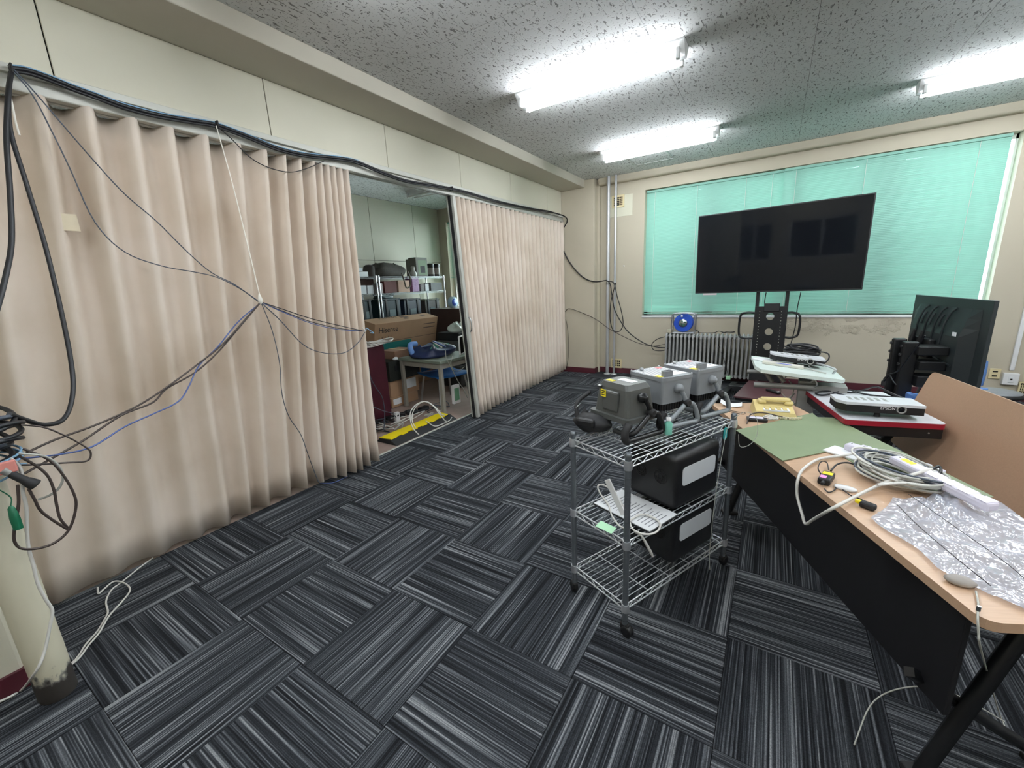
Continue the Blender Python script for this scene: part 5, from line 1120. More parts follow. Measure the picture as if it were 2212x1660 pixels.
# ------------------------------------------------------------------ second screen seen from behind
VC = Vector((4.2585, 4.105, 0)); VA = math.atan2(-0.988, 0.153)
t2 = thing('television_on_stand', 'smaller black screen seen from behind on a twin-post stand at the right', 'television', VC, VA)
W2, H2, Z2 = 1.142, 0.70, 0.55
hb = MB().box((-W2/2, 0, Z2), (W2/2, 0.025, Z2+H2), 0.004).obj('screen_housing', M('charcoal_plastic', (38, 44, 46), 0.4, var=0.06), t2)
MB().box((-W2/2+0.012, 0.024, Z2+0.016), (W2/2-0.012, 0.028, Z2+H2-0.012)).obj('screen', m_screen, hb)
m_char = MATS['charcoal_plastic']
bk = MB(); rows = []
for i in range(9):
    z = Z2+0.05+(H2-0.12)*i/8; dep = -0.055 if i < 5 else -0.055*(8-i)/3*0.9-0.005
    rows.append([(-W2/2+0.05, -0.001, z), (-W2/2+0.15, dep, z), (W2/2-0.22, dep, z), (W2/2-0.10, -0.001, z)])
bk.grid(rows, False).obj('back_bulge', m_char, t2)
for k in range(4):
    x = -0.28+0.14*k; MB().tube(smooth([(x-0.03, -0.058, Z2+0.33), (x-0.012, -0.056, Z2+0.48), (x+0.006, -0.035, Z2+0.58), (x+0.03, -0.012, Z2+0.625)], 4), 0.008, 6).obj('back_rib', m_char, t2)
    if k < 3: MB().tube(smooth([(x+0.045, -0.056, Z2+0.47), (x+0.055, -0.050, Z2+0.53), (x+0.065, -0.036, Z2+0.57)], 3), 0.008, 6).obj('back_rib', m_char, t2)
MB().box((0.28, -0.062, Z2+0.42), (0.325, -0.056, Z2+0.45)).obj('rating_label', m_paper, t2)
MB().tube([(0.07, -0.06, Z2+0.22), (0.33, -0.058, Z2+0.19)], 0.008, 6).obj('back_ridge', m_char, t2)
MB().tube([(0.15, -0.06, Z2+0.04), (0.30, -0.058, Z2+0.02)], 0.008, 6).obj('back_ridge', m_char, t2)
MB().box((-0.22, -0.10, Z2+0.20), (0.06, -0.055, Z2+0.36), 0.01).obj('mount_plate', m_blackm, t2)
for x in (-0.20, -0.06): MB().tube([(x-0.02, -0.12, Z2+0.12), (x, -0.12, Z2+0.28), (x+0.02, -0.11, Z2+0.42)], [0.02, 0.028, 0.012], 6).obj('mount_arm', m_blackm, t2)
V_n = Vector((0.988, 0.153, 0))
def v2(px, py, off): return Matrix.Rotation(-VA, 3, 'Z') @ (onplane(px, py, VC+V_n*off, V_n)-VC)
for k, (pxc, pt_, off, hw_) in enumerate(((1944, 731, -0.30, 0.045), (1968, 738, -0.26, 0.05))):
    a = v2(pxc, pt_, off)
    if k == 0: pa_ = a
    MB().box((a.x-0.03, off-hw_, 0.08), (a.x+0.03, off+hw_, a.z), 0.012).obj('post', m_blackm, t2)
    for z in (0.05, 0.12, 0.20): MB().box((a.x-0.012, off-hw_-0.014, a.z-z), (a.x+0.012, off-hw_+0.002, a.z-z+0.022), 0.004).obj('clip', m_rubber, t2)
pb_ = a
for z0_, z1_, y0_ in ((0.10, 0.03, -0.24), (0.22, 0.15, -0.22), (0.36, 0.27, -0.22)):
    MB().box((pb_.x-0.06, y0_, pb_.z-z0_), (pb_.x+0.10, -0.055, pb_.z-z1_), 0.006).obj('cross_bracket', m_blackm, t2)
MB().box((pa_.x-0.05, -0.24, Z2+0.10), (0.05, -0.10, Z2+0.16), 0.006).obj('support_arm', m_blackm, t2)
for x in (pa_.x, pb_.x): MB().box((x-0.04, -0.50, 0.0), (x+0.04, 0.35, 0.08), 0.008).obj('foot', m_blackm, t2)
MB().box((min(pa_.x, pb_.x), -0.34, 0.02), (max(pa_.x, pb_.x), -0.22, 0.09), 0.006).obj('base_bar', m_blackm, t2)
pl2 = [onplane(x, y, VC+V_n*(-0.40), V_n) for x, y in ((1998, 725), (1985, 745), (1968, 765), (1950, 790), (1935, 805), (1920, 810), (1910, 818), (1909, 826), (1914, 818), (1922, 812), (1928, 822), (1936, 832))]
cable('mains_lead', pl2, 0.005, m_cabk, 'black mains lead with its plug dangling beside the second screen', 'cable')
mp_ = thing('mains_plug', 'black mains plug dangling left of the second screen stand', 'plug', pl2[7]); MB().box((-0.016, -0.012, -0.03), (0.016, 0.012, 0.012), 0.006).obj('plug_body', m_rubber, mp_)
for s in (-1, 1): MB().box((s*0.007-0.001, -0.003, -0.046), (s*0.007+0.001, 0.003, -0.03)).obj('pin', m_steel, mp_)

# ------------------------------------------------------------------ chairs behind the second screen
def shell_chair(label, loc, rz, mshell, mseat, ht=0.72):
    o = thing('shell_chair', label, 'chair', loc, rz)
    rows = []
    for i in range(9):
        u = i/8; z = 0.44+(ht-0.44)*u; wd_ = 0.19*(1-0.12*u**3); rows.append([(wd_*math.sin(t), 0.17+0.05*u-0.06*math.sin(t)**2, z - (0.03*math.sin(t)**4 if i == 8 else 0)) for t in [-1.3+2.6*q/10 for q in range(11)]])
    b_ = MB().grid(rows).obj('backrest', mshell, o); sm = b_.modifiers.new('thickness', 'SOLIDIFY'); sm.thickness = 0.012
    rows = []
    for i in range(9):
        u = i/8; rows.append([(0.20*(-1+q/5), -0.20+0.40*u, 0.43-0.02*math.sin(math.pi*u)-0.015*math.cos(math.pi*(-1+q/5)/2)+(0.02 if i == 0 else 0)*-1) for q in range(11)])
    s_ = MB().grid(rows).obj('seat', mseat, o); sm = s_.modifiers.new('thickness', 'SOLIDIFY'); sm.thickness = 0.014
    for sx_ in (-1, 1):
        for sy in (-1, 1): MB().tube([(sx_*0.15, sy*0.14, 0.415), (sx_*0.19, sy*0.19, 0.006)], 0.011, 8).obj('leg', m_steel, o)
    return o
shell_chair('pale blue shell chair peeking out behind the second screen', (4.515, 4.70, 0), math.pi, m_chair, m_chair, 0.70)
p = onz(1968, 868, 0.43)
shell_chair('blue shell chair behind the projector, low behind the stand posts', (p.x+0.20, p.y+0.06, 0), 2.6, m_chair, m_chair, 0.52)
p = onz(2150, 850, 0.33)
so = thing('stool', 'low grey stool with a black padded rim near the wall', 'stool', (p.x, p.y, 0))
MB().lathe([(0.0, 0.30), (0.14, 0.30), (0.17, 0.325), (0.165, 0.35), (0.10, 0.365), (0.0, 0.37)], n=22).obj('seat_pad', m_lampg, so)
MB().tube([(0.172*math.cos(t)-0.0, 0.172*math.sin(t), 0.325) for t in [2*math.pi*q/24 for q in range(24)]], 0.02, 8, True).obj('rim', m_rubber, so)
for k in range(4):
    a = k*math.pi/2+0.5; MB().tube([(0.10*math.cos(a), 0.10*math.sin(a), 0.305), (0.17*math.cos(a), 0.17*math.sin(a), 0.006)], 0.012, 8).obj('leg', m_blackm, so)
# ------------------------------------------------------------------ storage room: wire racks
XR = -2.30
def rk(px, py, X=XR): return onx(px, py, X)
zt_, zm_, zl_ = rk(860, 598).z, rk(860, 633).z, 1.06
def rack(label, y0, y1):
    o = thing('storage_rack', label, 'shelf rack', (-2.525, (y0+y1)/2, 0)); hy = (y1-y0)/2
    for sx_ in (-0.225, 0.225):
        for sy in (-1, 1): MB().cyl((sx_, sy*hy, 0.005), (sx_, sy*hy, zt_+0.02), 0.0125, 10).obj('post', m_chrome, o)
    for z in (zt_, zm_, zl_, 0.30):
        f_, g_ = wire_shelf(0.225, hy, m_chrome); s_ = f_.obj('shelf', m_chrome, o); s_.location = (0, 0, z); g_.obj('shelf_wires', m_chrome, s_)
    return o
yl, yr = rk(814, 600).y, rk(958, 600).y
rack('wire rack on the left in the storage room', yl-1.25, yl-0.02)
rack('wire rack on the right in the storage room', yl+0.035, yr)
def boxy(name, label, cat, mat, x0, x1, pxa, pya, pxb, pyb, z0=None, bv=0.006, X=None):
    """box whose front (x = x1) spans the two pixels horizontally, top at pixel a"""
    a, c_ = onx(pxa, pya, x1), onx(pxb, pyb, x1)
    zb_ = z0 if z0 is not None else c_.z
    o = thing(name, label, cat, ((x0+x1)/2, (a.y+c_.y)/2, zb_)); hx, hy = (x1-x0)/2, abs(c_.y-a.y)/2
    MB().box((-hx, -hy, 0), (hx, hy, a.z-zb_), bv).obj('body', mat, o)
    o['hx'] = hx; o['hy'] = hy; o['h'] = a.z-zb_
    return o
ZS1, ZS2, ZS3 = zt_+0.005, zm_+0.005, zl_+0.005
# on the top shelf
for k, (lb, a, c_) in enumerate((('pale grey carton lying lowest at the left end of the top rack shelf', (772, 587), (796, 598)), ('small pale carton stacked second at the left end of the top rack shelf', (770, 578), (784, 586)), ('small pale carton topmost at the left end of the top rack shelf', (768, 571), (777, 577)))):
    zb0 = ZS1 if k == 0 else None
    o = boxy('small_carton', lb, 'carton', m_frosty, -2.52, -2.33, *a, *c_, z0=zb0); 
q = rk(800, 596, -2.45)
cp_ = thing('round_case', 'dark domed case on the top rack shelf', 'case', (-2.46, q.y, ZS1))
MB().lathe([(0.0, 0.19), (0.05, 0.185), (0.085, 0.16), (0.10, 0.11), (0.10, 0.0)], n=18).obj('dome', M('brown_black_case', (54, 46, 42), 0.6), cp_)
def soft_bag(name, label, mat, c0, hx, hy, h, seed, strap=True):
    rn = random.Random(seed); o = thing(name, label, 'bag', c0); rows = []
    ws = [rn.uniform(0, 6.3) for _ in range(6)]
    for i in range(11):
        v = i/10; z = h*v; k = (1-(2*v-0.8)**4*0.35) if v < 0.95 else 0.55
        rows.append([((hx*k+0.02*math.sin(3*t+ws[0]+4*v))*math.copysign(abs(math.cos(t))**0.7, math.cos(t)), (hy*k+0.03*math.sin(2*t+ws[1]+5*v))*math.copysign(abs(math.sin(t))**0.7, math.sin(t)), max(0, z+0.025*math.sin(4*t+ws[2])*v)) for t in [2*math.pi*q/28 for q in range(28)]])
    top = rows[-1]; mb = MB().grid(rows, closed=True); mb.add(top, [tuple(range(28))]); mb.obj('bag_body', mat, o)
    return o
q0, q1 = rk(812, 596), rk(884, 596)
sb = soft_bag('duffel_bag', 'dark brown duffel bag slumped on the top rack shelf', m_bagd, (-2.47, (q0.y+q1.y)/2, ZS1+0.002), 0.16, (q1.y-q0.y)/2, 0.20, 3)
st_p = [rk(x, y, -2.27) for x, y in ((868, 590), (874, 610), (878, 622), (886, 618), (886, 600), (880, 586))]
MB().tube([Vector(p)-Vector((-2.47, (q0.y+q1.y)/2, ZS1+0.002)) for p in smooth(st_p, 4)], 0.012, 6).obj('strap', M('tan_strap', (92, 82, 68), 0.7), sb)
o = boxy('product_box', 'grey-green printed box standing tallest on the top rack shelf', 'box', m_greybox, -2.50, -2.32, 897, 556, 925, 592, z0=ZS1)
MB().box((o['hx'], -o['hy']+0.05, 0.02), (o['hx']+0.001, o['hy']-0.02, o['h']-0.05)).obj('printed_panel', M('sage_print', (120, 138, 112), 0.7), o)
MB().box((o['hx']+0.001, -o['hy']*0.3, 0.06), (o['hx']+0.002, o['hy']*0.5, o['h']*0.55)).obj('printed_picture', m_ink, o)
o = boxy('product_box', 'grey box behind the plastic bottle on the top rack shelf', 'box', m_greybox, -2.62, -2.52, 884, 560, 902, 592, z0=ZS1)
for k, (lb, px_) in enumerate((('dark supplement tub left of its twin on the top rack shelf', 931), ('dark supplement tub at the right end of the top rack shelf', 943))):
    q = rk(px_, 590, -2.40); c_ = thing('supplement_tub', lb, 'tub', (-2.40, q.y, ZS1), 0, 'tubs on the top rack shelf')
    MB().lathe([(0.06, 0), (0.062, 0.01), (0.062, 0.16), (0.055, 0.18)], n=18).obj('tub_body', M('dark_tub', (44, 40, 38), 0.4), c_)
    MB().lathe([(0.0635, 0.035), (0.0635, 0.15)], n=18).obj('tub_label', M('tub_label', (156, 146, 140), 0.6, var=0.15, scale=30), c_)
    MB().lathe([(0.06, 0.18), (0.064, 0.185), (0.064, 0.225), (0.058, 0.23), (0.0, 0.23)], n=18).obj('tub_lid', m_black, c_)
q = rk(893, 594, -2.36); c_ = thing('plastic_jug', 'clear plastic bottle with narrow neck on the top rack shelf', 'bottle', (-2.36, q.y, ZS1))
MB().lathe([(0.055, 0), (0.06, 0.01), (0.06, 0.06), (0.03, 0.10), (0.035, 0.13), (0.035, 0.16), (0.02, 0.17)], n=16).obj('bottle_body', M('cloudy_plastic', (170, 170, 166), 0.3), c_)
# on the second shelf
for lb, a, c_, mt, zz in (
    ('white carton at the left on the second rack shelf', (777, 617), (792, 632), m_frosty, ZS2), ('white carton beside the rack posts on the second shelf', (793, 617), (808, 632), m_frosty, ZS2),
    ('dark maroon carton on the second rack shelf', (829, 608), (858, 628), M('maroon_card', (92, 44, 40), 0.7), ZS2), ('marbled grey carton beside the maroon one on the second rack shelf', (819, 612), (828, 630), M('marbled_card', (150, 142, 138), 0.6, var=0.3, scale=40), ZS2),
    ('pinkish carton under the bag strap on the second rack shelf', (859, 606), (886, 627), M('pinkish_card', (196, 164, 144), 0.7), ZS2),
    ('purple printed carton on the second rack shelf', (889, 597), (906, 625), M('purple_card', (150, 110, 150), 0.5, var=0.3, scale=40), ZS2),
    ('small pale packet on the second rack shelf right of the purple carton', (918, 613), (927, 624), m_frosty, ZS2),
    ('patterned black and white packet on the second rack shelf', (908, 614), (917, 625), M('pattern_card', (120, 116, 116), 0.6, var=0.5, scale=70), ZS2),
    ('dark grey storage case at the right end of the second rack shelf', (930, 611), (955, 623), M('grey_case', (96, 98, 98), 0.5), ZS2),
    ('dark brown open carton behind the white ones on the second rack shelf', (777, 603), (808, 616), M('dark_brown_card', (70, 46, 38), 0.8), ZS2)):
    back = 'behind' in lb
    boxy('shelf_carton', lb, 'carton', mt, -2.64 if back else -2.50, -2.52 if back else -2.33, *a, *c_, z0=zz)
# bins on the lower shelf
def bin_(label, a, c_, mt, lidm):
    o = boxy('storage_bin', label, 'storage bin', mt, -2.70, -2.32, *a, *c_, z0=ZS3); hx, hy, h = o['hx'], o['hy'], o['h']
    MB().box((-hx-0.01, -hy-0.008, h), (hx+0.01, hy+0.008, h+0.025), 0.008).obj('lid', lidm, o)
    MB().box((hx, -hy*0.35, h*0.15), (hx+0.006, hy*0.35, h*0.5)).obj('label_card', M('bin_label', (96, 112, 116), 0.6), o)
    for s in (-1, 1): MB().box((hx, s*hy*0.62-0.02, h*0.1), (hx+0.012, s*hy*0.62+0.02, h+0.03), 0.004).obj('clip', m_black, o)
    return o
bin_('dark teal storage bin left of the rack posts', (780, 652), (806, 690), m_binteal, m_black)
bin_('dark teal storage bin just right of the rack posts', (826, 650), (868, 690), m_binteal, m_binteal)
bin_('dark blue-grey storage bin in the middle of the lower rack shelf', (872, 650), (912, 690), M('navy_bin', (38, 48, 64), 0.4), m_black)
bin_('brown-grey storage bin at the right end of the lower rack shelf', (918, 650), (952, 690), M('brown_bin', (74, 70, 66), 0.5), M('olive_lid', (98, 104, 84), 0.5))
pb2 = soft_bag('plastic_sack', 'crumpled clear sack on the bin right of the rack posts', M('grey_sack', (84, 96, 98), 0.35), (-2.45, rk(843, 645).y, zl_+0.005+0.335), 0.12, 0.18, 0.09, 7)
# under-rack dark cartons
for lb, ya, yb, mt in (('dark carton under the left rack', yl-1.0, yl-0.4, m_cardd), ('brown carton low on the right rack', yl+0.2, yl+0.8, m_cardd), ('black crate low on the right rack beneath the bins', yl+0.95, yr-0.1, m_black)):
    o = thing('lower_carton', lb, 'carton', (-2.50, (ya+yb)/2, 0.307)); MB().box((-0.18, -(yb-ya)/2, 0), (0.18, (yb-ya)/2, 0.40), 0.008).obj('body', mt, o); MB().box((0.18, -0.1, 0.1), (0.182, 0.1, 0.2)).obj('label_card', m_print, o)
# ------------------------------------------------------------------ large television carton
XB = -1.62
f_tl, f_tr, f_bl = onx(810, 700, XB), onx(946, 685, XB), onx(830, 820, XB)
t_bl, t_br = onz(798, 682, f_tl.z), onz(932, 673, f_tr.z)
zt2 = (f_tl.z+f_tr.z)/2
y0, y1 = f_tl.y, f_tr.y; dep = 0.26
hb_ = thing('television_carton', 'big brown television carton with black lettering in the storage room', 'carton')
_R = Matrix.Rotation(0.245, 3, 'Y'); hb_.rotation_euler = (0, 0.245, 0); hb_.location = Vector((XB-0.27, (y0+y1)/2, 0.0)) - _R @ Vector((dep/2, 0, 0)); zt2 *= 1.03
hy = (y1-y0)/2
MB().box((-dep/2, -hy, 0.001), (dep/2, hy, zt2), 0.006).obj('carton_body', m_card, hb_)
RX = (math.pi/2, 0, math.pi/2)
def put(me, x, y, z, mat, rot=RX, par=hb_): o = inst(me, 'lettering', par, (x, y, z), rot); o.data.materials.append(mat); return o
put(text_mesh('Hisense', 0.115), dep/2+0.001, -hy+0.07, zt2-0.14, m_ink)
put(text_mesh('Hisense', 0.11), dep/2-0.06-0.14, -hy+0.25, zt2+0.0005, m_ink, (0, 0, math.pi/2))
put(text_mesh('65E7H', 0.10), dep/2+0.001, -hy+0.08, zt2-0.42, m_ink) if False else None
ik = MB()
for k in range(5): ik.box((dep/2, -hy+0.08+0.055*k, zt2-0.27), (dep/2+0.001, -hy+0.08+0.055*k+0.010, zt2-0.20)); ik.box((dep/2, -hy+0.08+0.055*k, zt2-0.24-0.012*(k % 3)), (dep/2+0.001, -hy+0.12+0.055*k, zt2-0.23-0.012*(k % 3)))
for k in range(2): ik.box((dep/2, hy-0.32, zt2-0.10-0.06*k), (dep/2+0.001, hy-0.06, zt2-0.085-0.06*k))
ik.obj('printed_marks', M('faded_ink', (96, 74, 62), 0.7), hb_)
im = MB()
for u, v in ((0.15, 0.02), (0.24, -0.03), (0.15, -0.06), (0.75, 0.0)): im.box((v-0.03, -hy+2*hy*(0.42+u*0.5), zt2), (v+0.03, -hy+2*hy*(0.42+u*0.5)+0.08, zt2+0.001))
im.obj('printed_icons', MATS['faded_ink'], hb_)
MB().box((dep/2, -hy+0.14, 0.30), (dep/2+0.0015, -hy+0.72, zt2-0.30)).obj('teal_panel', m_teal, hb_)
MB().box((dep/2, -hy+0.10, zt2-0.285), (dep/2+0.0012, hy-0.02, zt2-0.278)).obj('print_line', MATS['faded_ink'], hb_)
sk = soft_bag('plastic_sack', 'white crumpled plastic bag behind the corner of the television carton', M('white_sack', (196, 206, 198), 0.4), (XB-dep-0.34, y0+0.06, zt2-0.10), 0.09, 0.16, 0.14, 5)
fg = MB().box((-0.10, -0.10, 0), (0.10, 0.22, zt2-0.11), 0.01).obj('green_carton', M('pale_green_card', (136, 166, 148), 0.7), None, 'pale green carton behind the left end of the television carton', 'carton'); fg.location = (XB-dep-0.36, y0+0.06, 0)
# ------------------------------------------------------------------ dark red cabinet, cartons, desk
XC = -0.80
c_tr, c_br = onx(835, 742, XC), onx(847, 905, XC)
cb_ = thing('wooden_cabinet', 'dark maroon wooden cabinet just inside the storage room opening', 'cabinet', (XC-0.22, 2.20, 0))
hyc = c_br.y-2.20; zc = c_tr.z
MB().box((-0.22, -0.30, 0.0), (0.22, hyc, zc), 0.006).obj('body', m_maroon, cb_)
for s in (0, 1): MB().box((0.22, -0.29+s*(hyc+0.30)/2, 0.06), (0.232, -0.30+(s+1)*(hyc+0.30)/2-0.005, zc-0.03), 0.004).obj('door', m_maroon, cb_)
cr = thing('white_cable_coil', 'coil of white cable lying on top of the maroon cabinet', 'cable coil', (XC+0.02, hyc+2.20-0.12, zc+0.002))
for k in range(5): MB().tube([(0.06*math.cos(t)*(1+0.06*k), 0.17*math.sin(t)+0.02*k, 0.008+0.009*k+0.010*math.sin(2*t+k)) for t in [2*math.pi*q/24 for q in range(24)]], 0.005, 6, True).obj('cable_turn', m_cabw, cr)
tie = onx(790, 716, 0.19)
cable('tie_tail', [tie, tie+Vector((-0.12, 0.06, 0.03)), tie+Vector((-0.25, 0.10, 0.06)), tie+Vector((-0.38, 0.12, 0.02)), tie+Vector((-0.55, 0.02, -0.02)), Vector((XC-0.02, hyc+2.05, zc+0.03))], 0.004, m_cabw, 'white cable from the curtain tie to the coil on the cabinet', 'cable')
cable('tie_tail', [tie, tie+Vector((-0.05, 0.05, 0.02)), tie+Vector((-0.08, 0.10, 0.0)), tie+Vector((-0.05, 0.12, -0.03)), tie+Vector((-0.02, 0.06, -0.02))], 0.004, m_cablblue, 'blue and white cable knot at the edge of the left curtain', 'cable')
def carton(label, x1, px0, py0, px1, py1, z0, mat, d_=0.35, lab=None, tape=True):
    a, c_ = onx(px0, py0, x1), onx(px1, py1, x1)
    o = thing('cardboard_box', label, 'cardboard box', (x1-d_/2, (a.y+c_.y)/2, z0)); hy_ = (c_.y-a.y)/2; h = a.z-z0
    MB().box((-d_/2, -hy_, 0), (d_/2, hy_, h), 0.005).obj('carton_body', mat, o)
    if tape: MB().box((-d_/2, -0.025, h), (d_/2, 0.025, h+0.001)).obj('tape', m_tape, o)
    if lab: MB().box((d_/2, hy_*lab[0], h*lab[1]), (d_/2+0.001, hy_*lab[2], h*lab[3])).obj('shipping_label', m_print if len(lab) > 4 else m_paper, o)
    return o
XD = -1.12
zA = onx(880, 862, XD).z; 
b1 = carton('lowest labelled cardboard box in the stack behind the cabinet', XD, 846, 862, 906, 880, 0.0, m_card, 0.4, (-0.9, 0.25, -0.3, 0.85))
zA = onx(850, 862, XD).z
b2 = carton('upper labelled cardboard box in the stack behind the cabinet', XD-0.03, 842, 824, 908, 862, max(zA, 0.12)+0.002, m_card, 0.4, (0.0, 0.3, 0.8, 0.85))
zB = onx(850, 824, XD-0.03).z
bk_ = thing('black_crate', 'black crate on top of the labelled cardboard boxes', 'crate', (XD-0.2, (onx(838, 776, XD).y+onx(905, 776, XD).y)/2, zB+0.004))
hyk = (onx(905, 776, XD).y-onx(838, 776, XD).y)/2; hk = onx(870, 776, XD).z-zB-0.004
MB().box((-0.2, -hyk, 0), (0.2, hyk, hk), 0.01).obj('crate_body', M('green_black_crate', (26, 30, 26), 0.5), bk_)
for s in (-1, 1): MB().box((0.2, s*hyk*0.55-0.03, hk*0.5), (0.21, s*hyk*0.55+0.03, hk*0.75), 0.004).obj('latch', m_black, bk_)
MB().box((0.2, 0.02, hk-0.05), (0.2015, 0.05, hk-0.02)).obj('sticker', m_tape, bk_)
zK = zB+0.004+hk
carton('open brown cardboard box sitting on the black crate', XD-0.05, 852, 760, 897, 776, zK+0.002, m_cardd, 0.3)
ps_ = MB().lathe([(0.0, 0), (0.04, 0.005), (0.045, 0.02), (0.02, 0.04), (0.0, 0.042)], n=9).obj('crumpled_paper', m_paper, None, 'crumpled white paper on the black crate', 'paper'); ps_.location = (XD-0.02, onx(857, 772, XD).y, zK+0.001)
# desk with blue bag; blue chair under it
XE = -0.42
d_l, d_r = onx(900, 772, XE-0.35), onx(1004, 792, XE)
dz = 0.66
dl = [onz(x, y, dz) for x, y in ((897, 778), (1012, 792))]
dx = thing('small_desk', 'small steel-legged desk piled with bags in the storage room', 'desk', (-0.62, 3.34, 0), math.radians(-4))
MB().box((-0.42, -0.36, dz-0.035), (0.36, 0.36, dz), 0.004).obj('desk_top', M('grey_green_top', (120, 128, 116), 0.5), dx)
for sx_ in (-0.385, 0.325):
    for sy in (-0.33, 0.33): MB().box((sx_-0.022, sy-0.022, 0.0), (sx_+0.022, sy+0.022, dz-0.035), 0.003).obj('leg', M('beige_steel', (150, 146, 136), 0.4, var=0.08), dx)
for sy in (-0.33, 0.33): MB().box((-0.36, sy-0.012, dz-0.10), (0.30, sy+0.012, dz-0.035)).obj('rail', MATS['beige_steel'], dx)
for sx_ in (-0.385, 0.325): MB().box((sx_-0.012, -0.31, dz-0.10), (sx_+0.012, 0.31, dz-0.035)).obj('rail', MATS['beige_steel'], dx)
bb = soft_bag('work_bag', 'dark blue bag with cords heaped on the small desk', M('navy_bag', (20, 32, 70), 0.5, var=0.25), (-0.72, 3.30, dz+0.002), 0.25, 0.28, 0.13, 12)
for k in range(5): MB().tube(smooth([(0.16+0.02*k, -0.20+0.05*k, 0.12), (0.08, -0.05, 0.145+0.012*k), (0.0, 0.10, 0.16), (0.14, 0.18-0.03*k, 0.13)], 4), 0.009, 6).obj('cord', (M('green_cord', (30, 120, 96), 0.5), m_cabw, MATS['green_cord'], m_cabw, m_cabblue)[k], bb)
MB().tube(smooth([(-0.10, -0.24, 0.03), (-0.10, -0.28, 0.10), (-0.12, -0.26, 0.17), (-0.12, -0.16, 0.17)], 4), [0.035]*13, 8).obj('blue_pouch', m_chair, bb)
fr2 = thing('framed_screen', 'framed dark tablet leaning on the desk by the curtain post', 'tablet', (-0.40, 3.58, dz+0.004), 0.3); MB().box((-0.02, -0.16, 0), (0.0, 0.14, 0.24), 0.004).obj('case', m_white, fr2); MB().box((0.0, -0.145, 0.015), (0.002, 0.125, 0.225)).obj('screen', m_screen, fr2)
shell_chair('dark blue chair pushed under the small desk', (-0.66, 3.42, 0), 1.3, m_chairs, m_chairs, 0.60).scale = (1.3, 1.3, 1.0)
# shelves at far right behind the desk
ub = thing('dark_cabinet', 'dark wooden cabinet under the storage room window', 'cabinet', (-1.75, 5.35, 0)); ztop = onx(965, 668, -1.60).z
MB().box((-0.35, -0.55, 0), (0.35, 0.60, ztop), 0.006).obj('body', M('dark_brown_wood', (62, 44, 38), 0.5), ub); MB().box((0.35, -0.5, ztop*0.55), (0.362, 0.5, ztop-0.06), 0.003).obj('drawer', MATS['dark_brown_wood'], ub); MB().box((0.362, -0.2, ztop*0.72), (0.364, 0.1, ztop*0.84)).obj('label_card', m_print, ub)
bx = onx(974, 653, -1.70)
bd = thing('blue_reel', 'blue and white round reel standing on the dark cabinet by the window', 'reel', (-1.66, bx.y, ztop+0.10))
MB().lathe([(0.0, -0.03), (0.05, -0.03), (0.05, -0.035), (0.095, -0.035), (0.095, 0.035), (0.0, 0.035)][::1], 'x', 24).obj('rim', M('pale_blue_rim', (170, 196, 214), 0.4), bd); MB().lathe([(0.062, 0.034), (0.058, 0.04), (0.0, 0.04)], 'x', 20).obj('hub_face', m_blue, bd)
cu = thing('cushion_roll', 'beige rolled sheet leaning in the storage room corner by the window', 'roll', (-2.12, 5.86, ztop*0+0.0)); MB().lathe([(0.06, 0), (0.065, 0.01), (0.065, 1.62), (0.03, 1.70), (0.0, 1.71)], n=14).obj('roll', M('beige_roll', (206, 188, 150), 0.7), cu)
md = thing('electronics_rack', 'stack of dark electronics beside the desk', 'electronics', (-1.20, 4.40, 0)); zz = 0.0
for k, h in enumerate((0.34, 0.22, 0.16, 0.12)): MB().box((-0.22, -0.25+0.01*k, zz), (0.22, 0.25-0.015*k, zz+h), 0.008).obj('unit', m_black if k % 2 else m_lampd, md); zz += h+0.002
MB().box((0.22, -0.2, 0.45), (0.224, 0.1, 0.47)).obj('trim_strip', m_steel, md)
wb2 = soft_bag('plastic_sack', 'white plastic bag on the stacked electronics', MATS['white_sack'], (-1.14, 4.34, zz+0.001), 0.10, 0.12, 0.13, 21)
# ------------------------------------------------------------------ cable ramp and cables on the storage floor
rp_ = thing('cable_ramp', 'black and yellow rubber cable ramp across the doorway', 'cable ramp', (-0.19, 2.42, -0.006))
hl = 0.47
prof = [(-0.15, 0.0), (-0.10, 0.045), (0.06, 0.045), (0.15, 0.0)]
ty_ = Matrix(((1, 0, 0, 0), (0, 0, -1, 0), (0, 1, 0, 0), (0, 0, 0, 1)))
MB().prism(prof, -hl, hl, ty_).obj('ramp_body', m_rubber, rp_)
ld = [(-0.10, -hl), (-0.10, hl)]
zig = []
for k in range(13):
    y = hl-0.02-2*(hl-0.02)*k/12; zig.append((0.055 if k % 2 else 0.035, y)); 
    if k < 12: zig.append((0.055 if k % 2 else 0.035, y-2*(hl-0.02)/12))
MB().prism(ld + zig, 0.045, 0.053).obj('yellow_lid', m_ramp, rp_)
for k in range(20): MB().box((0.07, -0.014, 0.0), (0.14, 0.014, 0.004)).obj('grip_rib', m_black, rp_).matrix_local = Matrix.Translation((0, -hl+0.03+k*2*(hl-0.03)/19, 0.042)) @ Matrix.Rotation(math.radians(26.5), 4, 'Y') @ Matrix.Translation((-0.065, 0, 0.0))
def floorc(label, pts, r, mt, nm='floor_cable'): return cable(nm, [onz(x, y, z) for x, y, z in pts], r, mt, label, 'cable')
floorc('white cable arching highest over the yellow cable ramp', ((905, 940, 0.06), (892, 925, 0.10), (886, 905, 0.17), (888, 888, 0.24), (900, 874, 0.29), (918, 868, 0.30), (936, 878, 0.26), (948, 893, 0.18), (960, 908, 0.08), (964, 912, 0.04), (952, 918, 0.03), (938, 921, 0.03), (920, 910, 0.06)), 0.006, m_cabw)
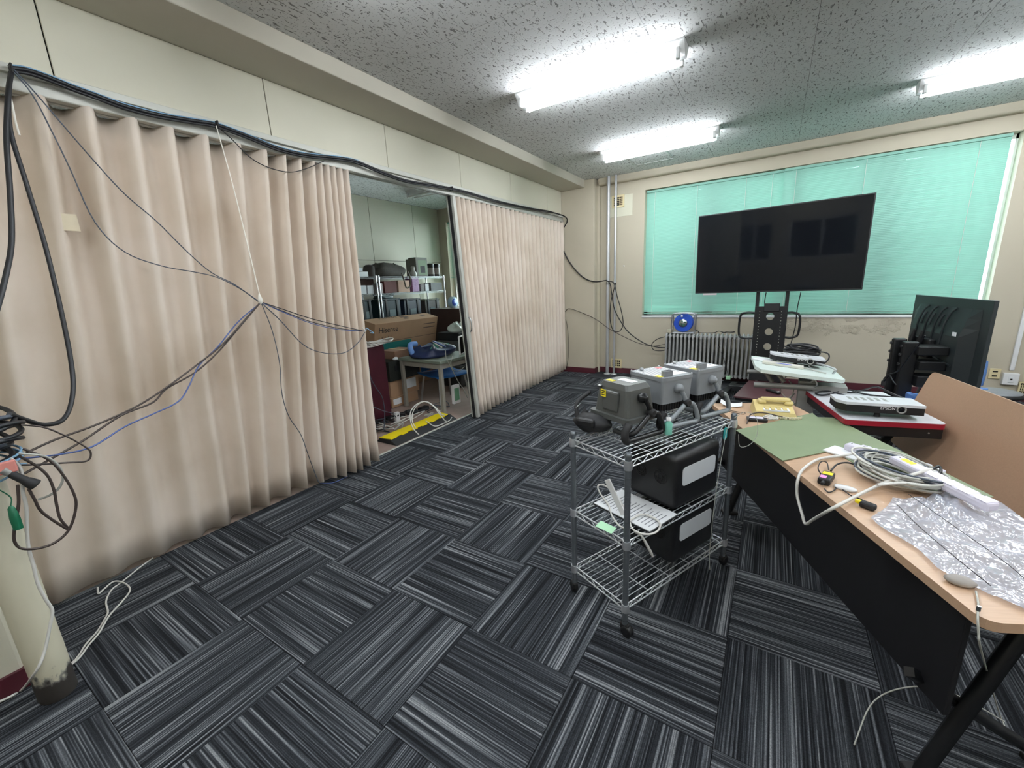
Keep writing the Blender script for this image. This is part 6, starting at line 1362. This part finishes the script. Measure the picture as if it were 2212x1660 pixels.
floorc('second white cable arching just inside the highest one over the ramp', ((898, 925, 0.08), (890, 908, 0.15), (893, 888, 0.22), (905, 873, 0.27), (922, 868, 0.28), (942, 882, 0.22), (953, 895, 0.14), (960, 898, 0.08)), 0.006, m_cabw)
floorc('white cable lying in front of the ramp at its right end', ((976, 902, 0.02), (972, 908, 0.012), (962, 914, 0.012), (948, 920, 0.012)), 0.005, m_cabw)
tg_ = random.Random(31)
for k in range(14):
    x = 815+tg_.uniform(0, 150); y = 925-(x-815)*0.24+tg_.uniform(-14, 14)
    base = onz(x, y, 0.012); pts = [base + Vector((tg_.uniform(-0.22, 0.10), tg_.uniform(-0.22, 0.22), tg_.uniform(0.0, 0.05))) for _ in range(5)]
    pts = [Vector((min(p.x, -0.36), p.y, p.z)) for p in pts]
    cable('floor_cable', pts, 0.005, (m_cabk, m_cabw, m_cabk, m_cabg, m_cabgrey, m_cabk)[k % 6], '%s cable in the tangle behind the cable ramp' % ('dark', 'white', 'dark', 'pale grey', 'blue-grey', 'dark')[k % 6], 'cable', 'tangled cables behind the cable ramp')
for k in range(5):
    p = onz(836+k*26, 915-k*7, 0.02); o = thing('floor_adapter', 'black adapter block in the cable tangle behind the ramp', 'adapter', (min(p.x-0.2, -0.42), p.y, -0.005), 0.4*k, 'adapters behind the cable ramp'); MB().box((-0.07, -0.04, 0), (0.07, 0.04, 0.05), 0.008).obj('case', m_black, o)
p = onz(858, 903, 0.05); o = thing('socket_tap', 'white socket tap standing in the cable tangle', 'socket', (p.x, p.y, 0.0)); MB().box((-0.02, -0.03, -0.005), (0.02, 0.03, 0.12), 0.006).obj('tap_body', m_white, o); MB().box((0.02, -0.012, 0.07), (0.0215, 0.012, 0.09)).obj('socket_hole', m_dark, o)
p = onx(984, 845, -0.30); o = thing('wifi_box', 'white and green network box strapped to the desk leg', 'network box', (-0.27, onx(984, 845, -0.27).y, onx(984, 872, -0.27).z), -0.1); MB().box((-0.02, -0.06, 0), (0.02, 0.06, 0.24), 0.006).obj('case', m_white, o); MB().box((0.02, -0.04, 0.04), (0.022, 0.04, 0.20)).obj('green_panel', M('green_panel', (120, 170, 136), 0.5), o)
cable('wall_cable', [onx(x, y, -0.45) for x, y in ((797, 795), (800, 815), (812, 838), (824, 855), (830, 880), (831, 905), (829, 930))], 0.006, m_cabgrey, 'blue-grey cable hanging down in front of the maroon cabinet', 'cable')
cable('wall_cable', [onx(x, y, -0.40) for x, y in ((806, 880), (830, 889), (846, 893), (856, 902))], 0.005, m_cabgrey, 'blue-grey cable running low across the maroon cabinet', 'cable')
cable('wall_cable', [onx(x, y, -0.28) for x, y in ((962, 757), (964, 775), (972, 790), (980, 805), (990, 825), (1002, 842), (1010, 860))], 0.005, m_cabg, 'pale cable dropping from the desk past its leg', 'cable')
cable('wall_cable', [onx(x, y, -0.26) for x, y in ((978, 768), (974, 785), (980, 800), (992, 801), (1003, 793))], 0.005, m_cabg, 'pale cable looping at the front corner of the desk', 'cable')
